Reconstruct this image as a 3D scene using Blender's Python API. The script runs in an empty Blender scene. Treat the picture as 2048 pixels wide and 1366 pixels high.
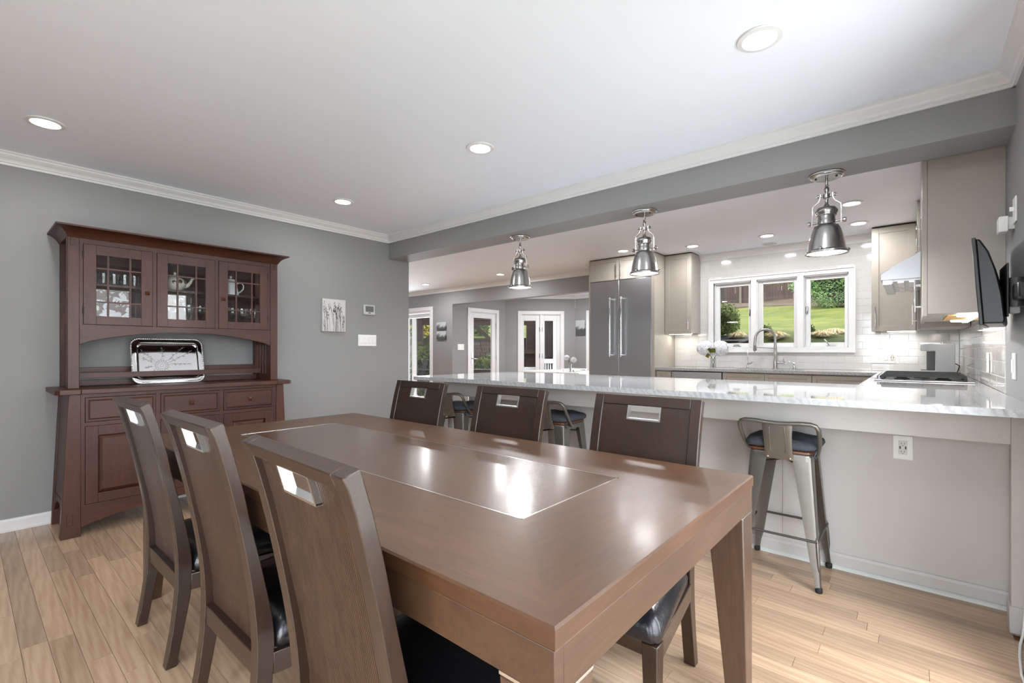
import bpy, math, random
from mathutils import Vector, Matrix

# ------------------------------------------------------------------ camera, world, light
scene = bpy.context.scene
COL = scene.collection
H_EYE = 1.159
cam_data = bpy.data.cameras.new('camera')
cam = bpy.data.objects.new('camera', cam_data)
COL.objects.link(cam)
cam.location = (0.0, 0.0, H_EYE)
cam.rotation_euler = (math.radians(90), 0.0, math.radians(40.46))
cam_data.sensor_width = 36.0
cam_data.lens = 942.0 / 2048.0 * 36.0
cam_data.shift_y = 19.0 / 2048.0
cam_data.clip_start = 0.02
cam_data.clip_end = 300
scene.camera = cam

world = bpy.data.worlds.new('sky')
scene.world = world
world.use_nodes = True
bg = world.node_tree.nodes['Background']
bg.inputs['Color'].default_value = (0.88, 0.94, 1.0, 1)
bg.inputs['Strength'].default_value = 6.5

scene.view_settings.view_transform = 'Standard'
scene.view_settings.look = 'None'
scene.view_settings.gamma = 1.0
scene.view_settings.exposure = 0.57
scene.view_settings.use_curve_mapping = False
scene.cycles.max_bounces = 9
scene.cycles.diffuse_bounces = 6
scene.cycles.glossy_bounces = 5
scene.cycles.transparent_max_bounces = 24
scene.cycles.sample_clamp_indirect = 8.0
scene.cycles.caustics_reflective = False
scene.cycles.caustics_refractive = False

LAMP_DOWN = 4.2           # watts of one recessed downlight in the dining room
LAMP_KITCHEN = 5.8
LAMP_PENDANT = 9.0
LAMP_STRIP = 0.8


def window_light(name, loc, rot, sx, sy, power):
    """Daylight of one window: an area lamp standing in the opening, shining into the room."""
    l = bpy.data.lights.new(name, 'AREA')
    l.shape = 'RECTANGLE'
    l.size, l.size_y = sx, sy
    l.energy = power
    l.color = (0.93, 0.96, 1.0)
    o = bpy.data.objects.new(name, l)
    COL.objects.link(o)
    o.location = loc
    o.rotation_euler = rot
    return o


R90 = math.pi / 2
# right-wall windows mirrored in the hutch glass, made full height to add light
window_light('daylight_side', (0.62, 0.93, 1.06), (0, R90, 0), 1.95, 1.36, 24)
window_light('daylight_side', (0.62, 2.10, 1.06), (0, R90, 0), 1.95, 0.46, 26)
window_light('daylight_side', (0.62, -0.85, 1.06), (0, R90, 0), 1.95, 1.36, 40)  # unseen opening behind the camera, added only for its light
window_light('added_rear_light', (-0.45, -1.95, 1.06), (R90, 0, 0), 1.2, 1.9, 17)  # unseen rear door, added to light the bar and kitchen
window_light('daylight_nook', (-4.23, 9.45, 1.18), (-R90, 0, 0), 0.95, 1.6, 45)
window_light('daylight_hall', (-8.66, 6.68, 1.0), (-R90, 0, 0), 1.75, 1.9, 80)

sun = bpy.data.lights.new('sun', 'SUN')
sun.energy = 3.0
sun.angle = math.radians(12)
sun.color = (1.0, 0.95, 0.86)
sun_o = bpy.data.objects.new('sun', sun)
COL.objects.link(sun_o)
sun_o.rotation_euler = (math.radians(38), 0, math.radians(205))   # high, from behind the hill side

# ------------------------------------------------------------------ helpers
rng = random.Random(7)


def S(r, g, b):
    def c(v):
        v /= 255.0
        return v / 12.92 if v <= 0.04045 else ((v + 0.055) / 1.055) ** 2.4
    return (c(r), c(g), c(b), 1.0)


class MB:
    def __init__(self):
        self.v, self.f = [], []

    def quad(self, *p):
        n = len(self.v)
        self.v += [tuple(q) for q in p]
        self.f.append(tuple(range(n, n + len(p))))
        return self

    def hexa(self, p):
        """8 points: bottom ring 0-3, top ring 4-7 (both counter-clockwise from above)."""
        n = len(self.v)
        self.v += [tuple(q) for q in p]
        for q in ((3, 2, 1, 0), (4, 5, 6, 7), (0, 1, 5, 4), (1, 2, 6, 5), (2, 3, 7, 6), (3, 0, 4, 7)):
            self.f.append(tuple(n + i for i in q))
        return self

    def box(self, x0, x1, y0, y1, z0, z1):
        return self.hexa([(x0, y0, z0), (x1, y0, z0), (x1, y1, z0), (x0, y1, z0),
                          (x0, y0, z1), (x1, y0, z1), (x1, y1, z1), (x0, y1, z1)])

    def prism(self, poly, axis, a0, a1):
        """poly of 2-D points extruded along axis: x -> (y,z), y -> (x,z), z -> (x,y)."""
        def mk(p, a):
            return {'x': (a, p[0], p[1]), 'y': (p[0], a, p[1]), 'z': (p[0], p[1], a)}[axis]
        n, k = len(self.v), len(poly)
        self.v += [mk(p, a0) for p in poly] + [mk(p, a1) for p in poly]
        area = sum(poly[i][0] * poly[(i + 1) % k][1] - poly[(i + 1) % k][0] * poly[i][1] for i in range(k))
        flip = (area < 0) ^ (axis == 'y')
        a = tuple(range(n + k - 1, n - 1, -1)); b = tuple(range(n + k, n + 2 * k))
        if flip:
            a, b = a[::-1], b[::-1]
        self.f += [a, b]
        for i in range(k):
            j = (i + 1) % k
            q = (n + i, n + j, n + k + j, n + k + i)
            self.f.append(q[::-1] if flip else q)
        return self

    def lathe(self, prof, seg=24, c=(0, 0, 0), axis='z', close=True):
        n, k = len(self.v), len(prof)
        for i in range(seg):
            a = 2 * math.pi * i / seg
            for r, h in prof:
                p = (r * math.cos(a), r * math.sin(a), h)
                if axis == 'x':
                    p = (p[2], p[0], p[1])
                elif axis == 'y':
                    p = (p[1], p[2], p[0])
                self.v.append((p[0] + c[0], p[1] + c[1], p[2] + c[2]))
        for i in range(seg):
            j = (i + 1) % seg
            for m in range(k - 1):
                self.f.append((n + i * k + m, n + j * k + m, n + j * k + m + 1, n + i * k + m + 1))
        if close:
            if prof[0][0] > 1e-6:
                self.f.append(tuple(n + i * k for i in range(seg - 1, -1, -1)))
            if prof[-1][0] > 1e-6:
                self.f.append(tuple(n + i * k + k - 1 for i in range(seg)))
        return self

    def tube(self, pts, r, seg=8, closed=False, flat=None):
        pts = [Vector(p) for p in pts]
        n, k = len(self.v), len(pts)
        up = None
        for i, p in enumerate(pts):
            if closed:
                t = pts[(i + 1) % k] - pts[i - 1]
            else:
                t = pts[min(i + 1, k - 1)] - pts[max(i - 1, 0)]
            t.normalize()
            if up is None:
                up = Vector((0, 0, 1)) if abs(t.z) < 0.9 else Vector((1, 0, 0))
            up = (up - t * up.dot(t))
            if up.length < 1e-6:
                up = t.orthogonal()
            up.normalize()
            s = t.cross(up)
            rr = r[i] if isinstance(r, (list, tuple)) else r
            for j in range(seg):
                a = 2 * math.pi * j / seg
                q = p + (s * math.cos(a) + up * math.sin(a)) * rr
                self.v.append(tuple(q))
        m = k if closed else k - 1
        for i in range(m):
            ii = (i + 1) % k
            for j in range(seg):
                jj = (j + 1) % seg
                self.f.append((n + i * seg + j, n + i * seg + jj, n + ii * seg + jj, n + ii * seg + j))
        if not closed:
            self.f.append(tuple(n + j for j in range(seg - 1, -1, -1)))
            self.f.append(tuple(n + (k - 1) * seg + j for j in range(seg)))
        return self

    def sphere(self, c, r, seg=12, rings=8, sz=1.0):
        return self.lathe([(max(1e-7, r * math.sin(math.pi * i / rings)), -r * sz * math.cos(math.pi * i / rings))
                           for i in range(rings + 1)], seg, c, close=False)

    def loft(self, rings, cap=True):
        n, k = len(self.v), len(rings[0])
        for r in rings:
            self.v += [tuple(p) for p in r]
        for i in range(len(rings) - 1):
            for j in range(k):
                jj = (j + 1) % k
                self.f.append((n + i * k + j, n + i * k + jj, n + (i + 1) * k + jj, n + (i + 1) * k + j))
        if cap:
            self.f.append(tuple(n + j for j in range(k - 1, -1, -1)))
            self.f.append(tuple(n + (len(rings) - 1) * k + j for j in range(k)))
        return self

    def rot(self, i0, M):
        for i in range(i0, len(self.v)):
            self.v[i] = tuple(M @ Vector(self.v[i]))
        return self

    def mesh(self, name, mat, smooth=False):
        me = bpy.data.meshes.new(name)
        me.from_pydata(self.v, [], self.f)
        me.validate()
        if mat is not None:
            me.materials.append(mat)
        if smooth:
            me.polygons.foreach_set('use_smooth', [True] * len(me.polygons))
            if smooth is not True:
                me.set_sharp_from_angle(angle=math.radians(smooth))
        me.update()
        return me

    def build(self, name, mat, parent=None, smooth=False, bevel=0, seg=2):
        o = bpy.data.objects.new(name, self.mesh(name, mat, smooth))
        COL.objects.link(o)
        if parent is not None:
            o.parent = parent
        if bevel:
            b = o.modifiers.new('bevel', 'BEVEL')
            b.width = bevel
            b.segments = seg
            b.limit_method = 'ANGLE'
            b.angle_limit = math.radians(40)
            b.harden_normals = False
            if not smooth:
                o.data.polygons.foreach_set('use_smooth', [True] * len(o.data.polygons))
                o.data.set_sharp_from_angle(angle=math.radians(35))
        return o


def box(*a):
    return MB().box(*a)


def tag(o, label=None, cat=None, group=None, kind=None):
    if label:
        o['label'] = label
    if cat:
        o['category'] = cat
    if group:
        o['group'] = group
    if kind:
        o['kind'] = kind
    return o


def thing(name, label, cat, loc=(0, 0, 0), rz=0.0, group=None):
    o = bpy.data.objects.new(name, None)
    o.empty_display_size = 0.1
    COL.objects.link(o)
    o.location = loc
    o.rotation_euler = (0, 0, rz)
    return tag(o, label, cat, group)


def struct(o):
    o['kind'] = 'structure'
    return o


def copy_tree(o, parent=None):
    c = o.copy()
    COL.objects.link(c)
    c.parent = parent
    for ch in list(o.children):
        copy_tree(ch, c)
    return c


# ------------------------------------------------------------------ materials
def new_mat(name):
    m = bpy.data.materials.new(name)
    m.use_nodes = True
    nt = m.node_tree
    return m, nt, nt.nodes['Principled BSDF']


def N(nt, t, **kw):
    n = nt.nodes.new(t)
    for k, v in kw.items():
        if k in n.inputs:
            n.inputs[k].default_value = v
        else:
            setattr(n, k, v)
    return n


def plain(name, col, rough=0.5, metal=0.0, coat=0.0, spec=None, bump=0.0, bscale=60.0, var=0.0):
    m, nt, b = new_mat(name)
    b.inputs['Base Color'].default_value = col
    b.inputs['Roughness'].default_value = rough
    b.inputs['Metallic'].default_value = metal
    b.inputs['Coat Weight'].default_value = coat
    b.inputs['Coat Roughness'].default_value = 0.12
    if spec is not None:
        b.inputs['Specular IOR Level'].default_value = spec
    if bump or var:
        tc = N(nt, 'ShaderNodeTexCoord')
        no = N(nt, 'ShaderNodeTexNoise', Scale=bscale, Detail=4.0)
        nt.links.new(tc.outputs['Object'], no.inputs['Vector'])
        if bump:
            bp = N(nt, 'ShaderNodeBump', Strength=bump, Distance=0.004)
            nt.links.new(no.outputs['Fac'], bp.inputs['Height'])
            nt.links.new(bp.outputs['Normal'], b.inputs['Normal'])
        if var:
            hs = N(nt, 'ShaderNodeHueSaturation')
            mr = N(nt, 'ShaderNodeMapRange')
            mr.inputs['To Min'].default_value = 1 - var
            mr.inputs['To Max'].default_value = 1 + var
            hs.inputs['Color'].default_value = col
            nt.links.new(no.outputs['Fac'], mr.inputs['Value'])
            nt.links.new(mr.outputs['Result'], hs.inputs['Value'])
            nt.links.new(hs.outputs['Color'], b.inputs['Base Color'])
    return m


def emit(name, col, strength):
    m = bpy.data.materials.new(name)
    m.use_nodes = True
    nt = m.node_tree
    nt.nodes.clear()
    e = N(nt, 'ShaderNodeEmission')
    e.inputs['Color'].default_value = col
    e.inputs['Strength'].default_value = strength
    o = N(nt, 'ShaderNodeOutputMaterial')
    nt.links.new(e.outputs[0], o.inputs[0])
    return m


def wood(name, dark, light, axis='z', scale=14.0, stretch=14.0, rough=0.35, coat=0.3, blotch=0.25, randomize=0.0, bump=0.08,
         contrast=(0.3, 0.7), knots=0.0):
    """Procedural timber: fine fibres stretched along AXIS, slow blotches, per-object shift."""
    m, nt, b = new_mat(name)
    tc = N(nt, 'ShaderNodeTexCoord')
    oi = N(nt, 'ShaderNodeObjectInfo')
    off = N(nt, 'ShaderNodeVectorMath', operation='SCALE')
    cmb = N(nt, 'ShaderNodeCombineXYZ')
    for i in range(3):
        nt.links.new(oi.outputs['Random'], cmb.inputs[i])
    nt.links.new(cmb.outputs[0], off.inputs[0])
    off.inputs['Scale'].default_value = 37.0
    add = N(nt, 'ShaderNodeVectorMath', operation='ADD')
    nt.links.new(tc.outputs['Object'], add.inputs[0])
    nt.links.new(off.outputs[0], add.inputs[1])
    mp = N(nt, 'ShaderNodeMapping')
    sc = [1.0, 1.0, 1.0]
    sc['xyz'.index(axis)] = 1.0 / stretch
    mp.inputs['Scale'].default_value = sc
    nt.links.new(add.outputs[0], mp.inputs['Vector'])
    n1 = N(nt, 'ShaderNodeTexNoise', Scale=scale * 5, Detail=5.0, Roughness=0.62, Distortion=0.6)
    nt.links.new(mp.outputs[0], n1.inputs['Vector'])
    mp2 = N(nt, 'ShaderNodeMapping')
    s2 = [1.0, 1.0, 1.0]
    s2['xyz'.index(axis)] = 0.35
    mp2.inputs['Scale'].default_value = s2
    nt.links.new(add.outputs[0], mp2.inputs['Vector'])
    n2 = N(nt, 'ShaderNodeTexNoise', Scale=4.0, Detail=3.0, Distortion=0.8)
    nt.links.new(mp2.outputs[0], n2.inputs['Vector'])
    mx = N(nt, 'ShaderNodeMix', data_type='FLOAT')
    mx.inputs[0].default_value = blotch
    nt.links.new(n1.outputs['Fac'], mx.inputs[2])
    nt.links.new(n2.outputs['Fac'], mx.inputs[3])
    fac = mx.outputs[0]
    if knots:
        # cathedral figure: warped rings along the board
        mp3 = N(nt, 'ShaderNodeMapping')
        s3 = [1.0, 1.0, 1.0]
        s3['xyz'.index(axis)] = 0.09
        mp3.inputs['Scale'].default_value = s3
        nt.links.new(add.outputs[0], mp3.inputs['Vector'])
        wv = N(nt, 'ShaderNodeTexWave', Scale=20.0, Distortion=7.0, Detail=2.5)
        wv.inputs['Detail Scale'].default_value = 1.3
        wv.bands_direction = 'DIAGONAL'
        nt.links.new(mp3.outputs[0], wv.inputs['Vector'])
        mk = N(nt, 'ShaderNodeMix', data_type='FLOAT')
        mk.inputs[0].default_value = knots
        nt.links.new(fac, mk.inputs[2])
        nt.links.new(wv.outputs['Fac'], mk.inputs[3])
        fac = mk.outputs[0]
    cr = N(nt, 'ShaderNodeValToRGB')
    cr.color_ramp.elements[0].position = contrast[0]
    cr.color_ramp.elements[1].position = contrast[1]
    cr.color_ramp.elements[0].color = dark
    cr.color_ramp.elements[1].color = light
    nt.links.new(fac, cr.inputs['Fac'])
    out = cr.outputs['Color']
    if randomize:
        hs = N(nt, 'ShaderNodeHueSaturation')
        mr = N(nt, 'ShaderNodeMapRange')
        mr.inputs['To Min'].default_value = 1 - randomize
        mr.inputs['To Max'].default_value = 1 + randomize * 0.6
        nt.links.new(oi.outputs['Random'], mr.inputs['Value'])
        nt.links.new(mr.outputs['Result'], hs.inputs['Value'])
        nt.links.new(out, hs.inputs['Color'])
        out = hs.outputs['Color']
    nt.links.new(out, b.inputs['Base Color'])
    b.inputs['Roughness'].default_value = rough
    b.inputs['Coat Weight'].default_value = coat
    b.inputs['Coat Roughness'].default_value = 0.15
    if bump:
        bp = N(nt, 'ShaderNodeBump', Strength=bump, Distance=0.002)
        nt.links.new(n1.outputs['Fac'], bp.inputs['Height'])
        nt.links.new(bp.outputs['Normal'], b.inputs['Normal'])
    return m


def marble(name, base, vein, rough=0.03):
    m, nt, b = new_mat(name)
    tc = N(nt, 'ShaderNodeTexCoord')
    mp = N(nt, 'ShaderNodeMapping')
    mp.inputs['Rotation'].default_value = (0.5, 0.3, 0.6)
    nt.links.new(tc.outputs['Object'], mp.inputs['Vector'])
    n0 = N(nt, 'ShaderNodeTexNoise', Scale=5.0, Detail=8.0, Roughness=0.68, Distortion=0.9)
    nt.links.new(mp.outputs[0], n0.inputs['Vector'])
    w = N(nt, 'ShaderNodeTexWave', Scale=11.0, Distortion=9.0, Detail=6.0)
    w.inputs['Detail Scale'].default_value = 2.2
    w.inputs['Detail Roughness'].default_value = 0.66
    nt.links.new(mp.outputs[0], w.inputs['Vector'])
    a = N(nt, 'ShaderNodeMix', data_type='FLOAT')
    a.inputs[0].default_value = 0.62
    nt.links.new(w.outputs['Fac'], a.inputs[2])
    nt.links.new(n0.outputs['Fac'], a.inputs[3])
    cr = N(nt, 'ShaderNodeValToRGB')
    e = cr.color_ramp.elements
    e[0].position, e[0].color = 0.25, vein
    e[1].position, e[1].color = 0.60, base
    nt.links.new(a.outputs[0], cr.inputs['Fac'])
    nt.links.new(cr.outputs['Color'], b.inputs['Base Color'])
    b.inputs['Roughness'].default_value = rough
    b.inputs['Specular IOR Level'].default_value = 0.6
    return m


def brushed(name, col, rough=0.28, axis='x', amount=0.12, metal=1.0):
    m, nt, b = new_mat(name)
    tc = N(nt, 'ShaderNodeTexCoord')
    mp = N(nt, 'ShaderNodeMapping')
    s = [260.0, 260.0, 260.0]
    s['xyz'.index(axis)] = 3.0
    mp.inputs['Scale'].default_value = s
    nt.links.new(tc.outputs['Object'], mp.inputs['Vector'])
    no = N(nt, 'ShaderNodeTexNoise', Scale=1.0, Detail=3.0)
    nt.links.new(mp.outputs[0], no.inputs['Vector'])
    mr = N(nt, 'ShaderNodeMapRange')
    mr.inputs['To Min'].default_value = rough - amount / 2
    mr.inputs['To Max'].default_value = rough + amount
    nt.links.new(no.outputs['Fac'], mr.inputs['Value'])
    nt.links.new(mr.outputs['Result'], b.inputs['Roughness'])
    bp = N(nt, 'ShaderNodeBump', Strength=0.05, Distance=0.001)
    nt.links.new(no.outputs['Fac'], bp.inputs['Height'])
    nt.links.new(bp.outputs['Normal'], b.inputs['Normal'])
    b.inputs['Base Color'].default_value = col
    b.inputs['Metallic'].default_value = metal
    return m


def glass(name, tint=(1, 1, 1, 1), boost=1.0):
    """Thin pane: clear transmission with Fresnel reflection."""
    m = bpy.data.materials.new(name)
    m.use_nodes = True
    nt = m.node_tree
    nt.nodes.clear()
    t = N(nt, 'ShaderNodeBsdfTransparent')
    t.inputs['Color'].default_value = tint
    g = N(nt, 'ShaderNodeBsdfGlossy')
    g.inputs['Roughness'].default_value = 0.0
    fr = N(nt, 'ShaderNodeFresnel')
    geo = N(nt, 'ShaderNodeNewGeometry')
    ior = N(nt, 'ShaderNodeMapRange')          # same reflectance from both sides of the pane
    ior.inputs['To Min'].default_value = 1.5
    ior.inputs['To Max'].default_value = 1 / 1.5
    nt.links.new(geo.outputs['Backfacing'], ior.inputs['Value'])
    nt.links.new(ior.outputs['Result'], fr.inputs['IOR'])
    mu = N(nt, 'ShaderNodeMath', operation='MULTIPLY')
    mu.inputs[1].default_value = boost
    mu.use_clamp = True
    nt.links.new(fr.outputs[0], mu.inputs[0])
    mx = N(nt, 'ShaderNodeMixShader')
    nt.links.new(mu.outputs[0], mx.inputs[0])
    nt.links.new(t.outputs[0], mx.inputs[1])
    nt.links.new(g.outputs[0], mx.inputs[2])
    o = N(nt, 'ShaderNodeOutputMaterial')
    nt.links.new(mx.outputs[0], o.inputs[0])
    return m


def leafy(name, c1, c2, rough=0.6, scale=6.0):
    m, nt, b = new_mat(name)
    tc = N(nt, 'ShaderNodeTexCoord')
    no = N(nt, 'ShaderNodeTexNoise', Scale=scale, Detail=5.0, Roughness=0.7)
    nt.links.new(tc.outputs['Object'], no.inputs['Vector'])
    cr = N(nt, 'ShaderNodeValToRGB')
    cr.color_ramp.elements[0].position = 0.35
    cr.color_ramp.elements[1].position = 0.65
    cr.color_ramp.elements[0].color = c1
    cr.color_ramp.elements[1].color = c2
    nt.links.new(no.outputs['Fac'], cr.inputs['Fac'])
    nt.links.new(cr.outputs['Color'], b.inputs['Base Color'])
    b.inputs['Roughness'].default_value = rough
    b.inputs['Specular IOR Level'].default_value = 0.08
    return m


M = {}
M['wall'] = plain('grey_wall_paint', S(140, 140, 140), 0.62, bump=0.05, bscale=180)
M['ceiling'] = plain('white_ceiling_paint', S(236, 241, 250), 0.75)
M['trim'] = plain('white_trim_paint', S(224, 224, 224), 0.35)
M['cab'] = plain('greige_cabinet_paint', S(167, 160, 151), 0.42, spec=0.4)
M['cab_dark'] = plain('cabinet_gap', S(60, 52, 46), 0.7)
M['knee'] = plain('greige_panel_paint', S(197, 194, 191), 0.45)
M['oak'] = wood('oak_floor', S(160, 128, 101), S(200, 173, 145), 'x', 11.0, 26.0, 0.3, 0.2, 0.3, randomize=0.22, bump=0.03, contrast=(0.22, 0.78), knots=0.2)
M['table'] = wood('walnut_table_top', S(62, 38, 21), S(92, 62, 39), 'x', 16.0, 12.0, 0.42, 0.08, 0.55, bump=0.05)
M['table_y'] = wood('walnut_table_end', S(62, 38, 21), S(92, 62, 39), 'y', 16.0, 12.0, 0.42, 0.08, 0.55, bump=0.05)
M['table_ap'] = wood('walnut_table_apron', S(58, 38, 24), S(86, 61, 42), 'y', 16.0, 12.0, 0.45, 0.05, 0.55, bump=0.05)
M['table_z'] = wood('walnut_table_leg', S(56, 38, 27), S(86, 62, 46), 'z', 16.0, 12.0, 0.34, 0.3, 0.5, bump=0.05)
M['chair'] = wood('dark_walnut_chair', S(30, 17, 10), S(54, 35, 24), 'z', 14.0, 10.0, 0.38, 0.45, 0.5, bump=0.05)
M['chair_x'] = wood('dark_walnut_rail', S(30, 17, 10), S(54, 35, 24), 'x', 14.0, 10.0, 0.4, 0.25, 0.5, bump=0.05)
M['chair_reed'] = wood('reeded_walnut_back', S(38, 24, 16), S(74, 51, 37), 'z', 14.0, 14.0, 0.42, 0.1, 0.3, bump=0.03)
M['hutch'] = wood('cherry_hutch', S(48, 21, 11), S(80, 40, 25), 'z', 10.0, 9.0, 0.44, 0.08, 0.5, bump=0.06)
M['hutch_y'] = wood('cherry_hutch_rail', S(48, 21, 11), S(80, 40, 25), 'y', 10.0, 9.0, 0.44, 0.08, 0.5, bump=0.06)
M['hutch_dark'] = plain('hutch_glaze', S(30, 15, 12), 0.5)
M['leather'] = plain('black_leather', S(20, 20, 24), 0.3, coat=0.2, bump=0.25, bscale=90)
M['marble'] = marble('grey_veined_marble', S(174, 175, 176), S(152, 154, 157))
M['tile'] = plain('white_glazed_tile', S(203, 202, 199), 0.08)
M['grout'] = plain('pale_grout', S(214, 213, 210), 0.8)
M['steel'] = brushed('brushed_stainless', (0.52, 0.53, 0.55, 1), 0.3, 'x')
M['steel_z'] = brushed('brushed_stainless_upright', (0.55, 0.56, 0.58, 1), 0.3, 'z')
M['chrome'] = plain('polished_chrome', (0.72, 0.72, 0.73, 1), 0.08, 1.0)
M['nickel'] = brushed('brushed_nickel', (0.42, 0.41, 0.40, 1), 0.22, 'z', 0.1)
M['silver'] = plain('polished_silver', (0.82, 0.82, 0.83, 1), 0.06, 1.0)
M['alu'] = plain('satin_aluminium', (0.75, 0.75, 0.76, 1), 0.25, 1.0)
M['gun'] = plain('gunmetal', (0.20, 0.19, 0.17, 1), 0.38, 0.75, var=0.12, bscale=9)
M['gun_dark'] = plain('dark_iron', (0.10, 0.095, 0.088, 1), 0.45, 0.7)
M['stoolwood'] = wood('stool_seat_wood', S(74, 38, 20), S(112, 64, 38), 'x', 10, 10, 0.4, 0.2)
M['denim'] = plain('slate_denim', S(62, 67, 75), 0.9, bump=0.6, bscale=220, var=0.35)
M['rubber'] = plain('black_rubber', S(28, 27, 27), 0.7)
M['black'] = plain('black_plastic', S(24, 25, 27), 0.35)
M['black_iron'] = plain('cast_iron', S(34, 34, 35), 0.55, bump=0.2, bscale=200)
M['white_pl'] = plain('white_plastic', S(238, 238, 236), 0.35)
M['pale_pl'] = plain('pale_plate_edge', S(214, 214, 212), 0.4)
M['grey_pl'] = plain('silver_grey_plastic', S(158, 160, 163), 0.35)
M['dark_pl'] = plain('charcoal_plastic', S(62, 63, 64), 0.45)
M['lcd'] = plain('grey_display', S(96, 98, 98), 0.25)
M['pane'] = glass('window_glass', (0.97, 0.98, 0.98, 1))
M['hpane'] = glass('cabinet_glass', (0.95, 0.96, 0.96, 1), 0.9)
M['crystal'] = glass('crystal_glass', (0.93, 0.94, 0.94, 1), 2.0)
M['lamp'] = emit('lamp_glow', (1.0, 0.96, 0.9, 1), 14.0)
M['pend'] = emit('pendant_glow', (1.0, 0.96, 0.9, 1), 6.0)
M['led'] = emit('led_strip_glow', (1.0, 0.95, 0.86, 1), 10.0)
M['porcelain'] = plain('cream_porcelain', S(228, 222, 208), 0.2)
M['porc_white'] = plain('white_porcelain', S(226, 228, 228), 0.2)
M['bare'] = plain('bare_maple', S(214, 168, 104), 0.5)

# ------------------------------------------------------------------ room shell
ZC = 2.43                      # ceiling
XL, XR = -4.43, 0.35           # dining side walls
YB = 6.42                      # kitchen window wall
YK = 3.055                     # knee wall under the bar
ZT = 0.947                     # counter tops


def cells(a0, a1, z0, z1, holes):
    As = sorted({a0, a1} | {min(max(h[i], a0), a1) for h in holes for i in (0, 1)})
    Zs = sorted({z0, z1} | {min(max(h[i], z0), z1) for h in holes for i in (2, 3)})
    for i in range(len(As) - 1):
        col = []
        for j in range(len(Zs) - 1):
            ca, cz = (As[i] + As[i + 1]) / 2, (Zs[j] + Zs[j + 1]) / 2
            if any(h[0] < ca < h[1] and h[2] < cz < h[3] for h in holes):
                continue
            if col and abs(col[-1][1] - Zs[j]) < 1e-9:
                col[-1] = (col[-1][0], Zs[j + 1])
            else:
                col.append((Zs[j], Zs[j + 1]))
        for za, zb in col:
            yield As[i], As[i + 1], za, zb


def wall_along_x(name, y0, y1, x0, x1, z0, z1, holes=(), mat='wall'):
    mb = MB()
    for a, b, c, d in cells(x0, x1, z0, z1, holes):
        mb.box(a, b, y0, y1, c, d)
    return struct(mb.build(name, M[mat]))


def wall_along_y(name, x0, x1, y0, y1, z0, z1, holes=(), mat='wall'):
    mb = MB()
    for a, b, c, d in cells(y0, y1, z0, z1, holes):
        mb.box(x0, x1, a, b, c, d)
    return struct(mb.build(name, M[mat]))


# floor: sub-floor slab with boards laid on it
floor = struct(box(-10.0, 0.5, -1.85, 9.3, -0.12, -0.012).build('floor', plain('subfloor', S(120, 88, 62), 0.8)))
PW = 0.0762
row = 0
y = 0.0
while y < YK:
    x = XL - rng.uniform(0.0, 0.9)
    while x < XR:
        L = rng.choice((0.45, 0.62, 0.8, 0.95, 1.1, 1.3, 1.5))
        xa, xb = max(x, XL), min(x + L, XR)
        if xb - xa > 0.06:
            w = min(PW, YK - y)
            lo = 0.0002
            mb = MB().hexa([(lo, lo, -0.012), (xb - xa - lo, lo, -0.012), (xb - xa - lo, w - lo, -0.012), (lo, w - lo, -0.012),
                            (lo + .0004, lo + .0004, 0), (xb - xa - lo - .0004, lo + .0004, 0), (xb - xa - lo - .0004, w - lo - .0004, 0), (lo + .0004, w - lo - .0004, 0)])
            o = mb.build('floor_board', M['oak'], floor)
            o.location = (xa, y, 0)
        x += L
    y += PW
    row += 1
mb = MB()
y = -PW
while y > -1.76:
    x = XL
    while x < XR:
        L = rng.choice((0.7, 0.95, 1.3, 1.6))
        mb.box(x + .001, min(x + L, XR) - .001, y + .001, y + PW - .001, -0.012, 0)
        x += L
    y -= PW
y = YK
while y < 9.2:
    x = -9.98
    while x < XR:
        L = rng.choice((0.9, 1.3, 1.7, 2.1))
        mb.box(x + .001, min(x + L, 0.349) - .001, y + .001, y + PW - .001, -0.012, 0)
        x += L
    y += PW
tag(mb.build('far_floor_boards', M['oak'], floor), kind='stuff')

struct(box(-10.1, 0.5, -1.95, 9.4, ZC, ZC + 0.1).build('ceiling', M['ceiling']))

WIN1, WIN2, WIN_ADDED = (0.25, 1.65, 0.06, 2.07), (1.87, 2.33, 0.06, 2.07), (-1.55, -0.15, 0.06, 2.07)  # the last opening is unseen, added to light the room from behind
wall_along_y('wall_left', XL - 0.12, XL, -1.75, 3.36, 0, ZC)
wall_right = wall_along_y('wall_right', XR, XR + 0.15, -1.75, YB + 0.15, 0, ZC, [WIN1, WIN2, WIN_ADDED])
wall_along_x('wall_front', -1.85, -1.75, XL - 0.12, XR + 0.15, 0, ZC, [(-1.08, 0.18, 0.05, 2.05)])
wall_back = wall_along_x('wall_back', YB, YB + 0.15, -10.0, XR, 0, ZC,
                         [(-9.6, -7.72, 0, 2.02), (-7.05, -3.62, 0, 2.10), (-1.995, -0.55, 1.20, 2.04)])
wall_along_x('wall_hall_front', 3.24, 3.36, -10.0, XL - 0.12, 0, ZC)
wall_along_y('wall_hall_left', -10.12, -10.0, 3.24, YB + 0.15, 0, ZC)
wall_along_y('wall_nook_left', -7.20, -7.05, YB + 0.15, 8.03, 0, ZC, [(6.92, 7.72, 0, 2.0)])
wa = wall_along_x('wall_nook_angle', 0, 0.15, 0, 1.612, 0, ZC, [(0.36, 1.275, 0, 2.0)])
wa.location = (-7.05, 8.03, 0)
wa.rotation_euler = (0, 0, math.radians(45))
wall_along_x('wall_nook_back', 9.17, 9.32, -5.91, -3.3, 0, ZC, [(-5.53, -4.83, 0, 2.0), (-4.70, -3.76, 0.35, 2.0)])
wall_along_y('wall_nook_right', -3.45, -3.3, YB + 0.15, 9.17, 0, ZC)
struct(box(XL, XR, 3.09, 3.36, 2.18, ZC).build('wall_beam', M['wall']))

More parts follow.
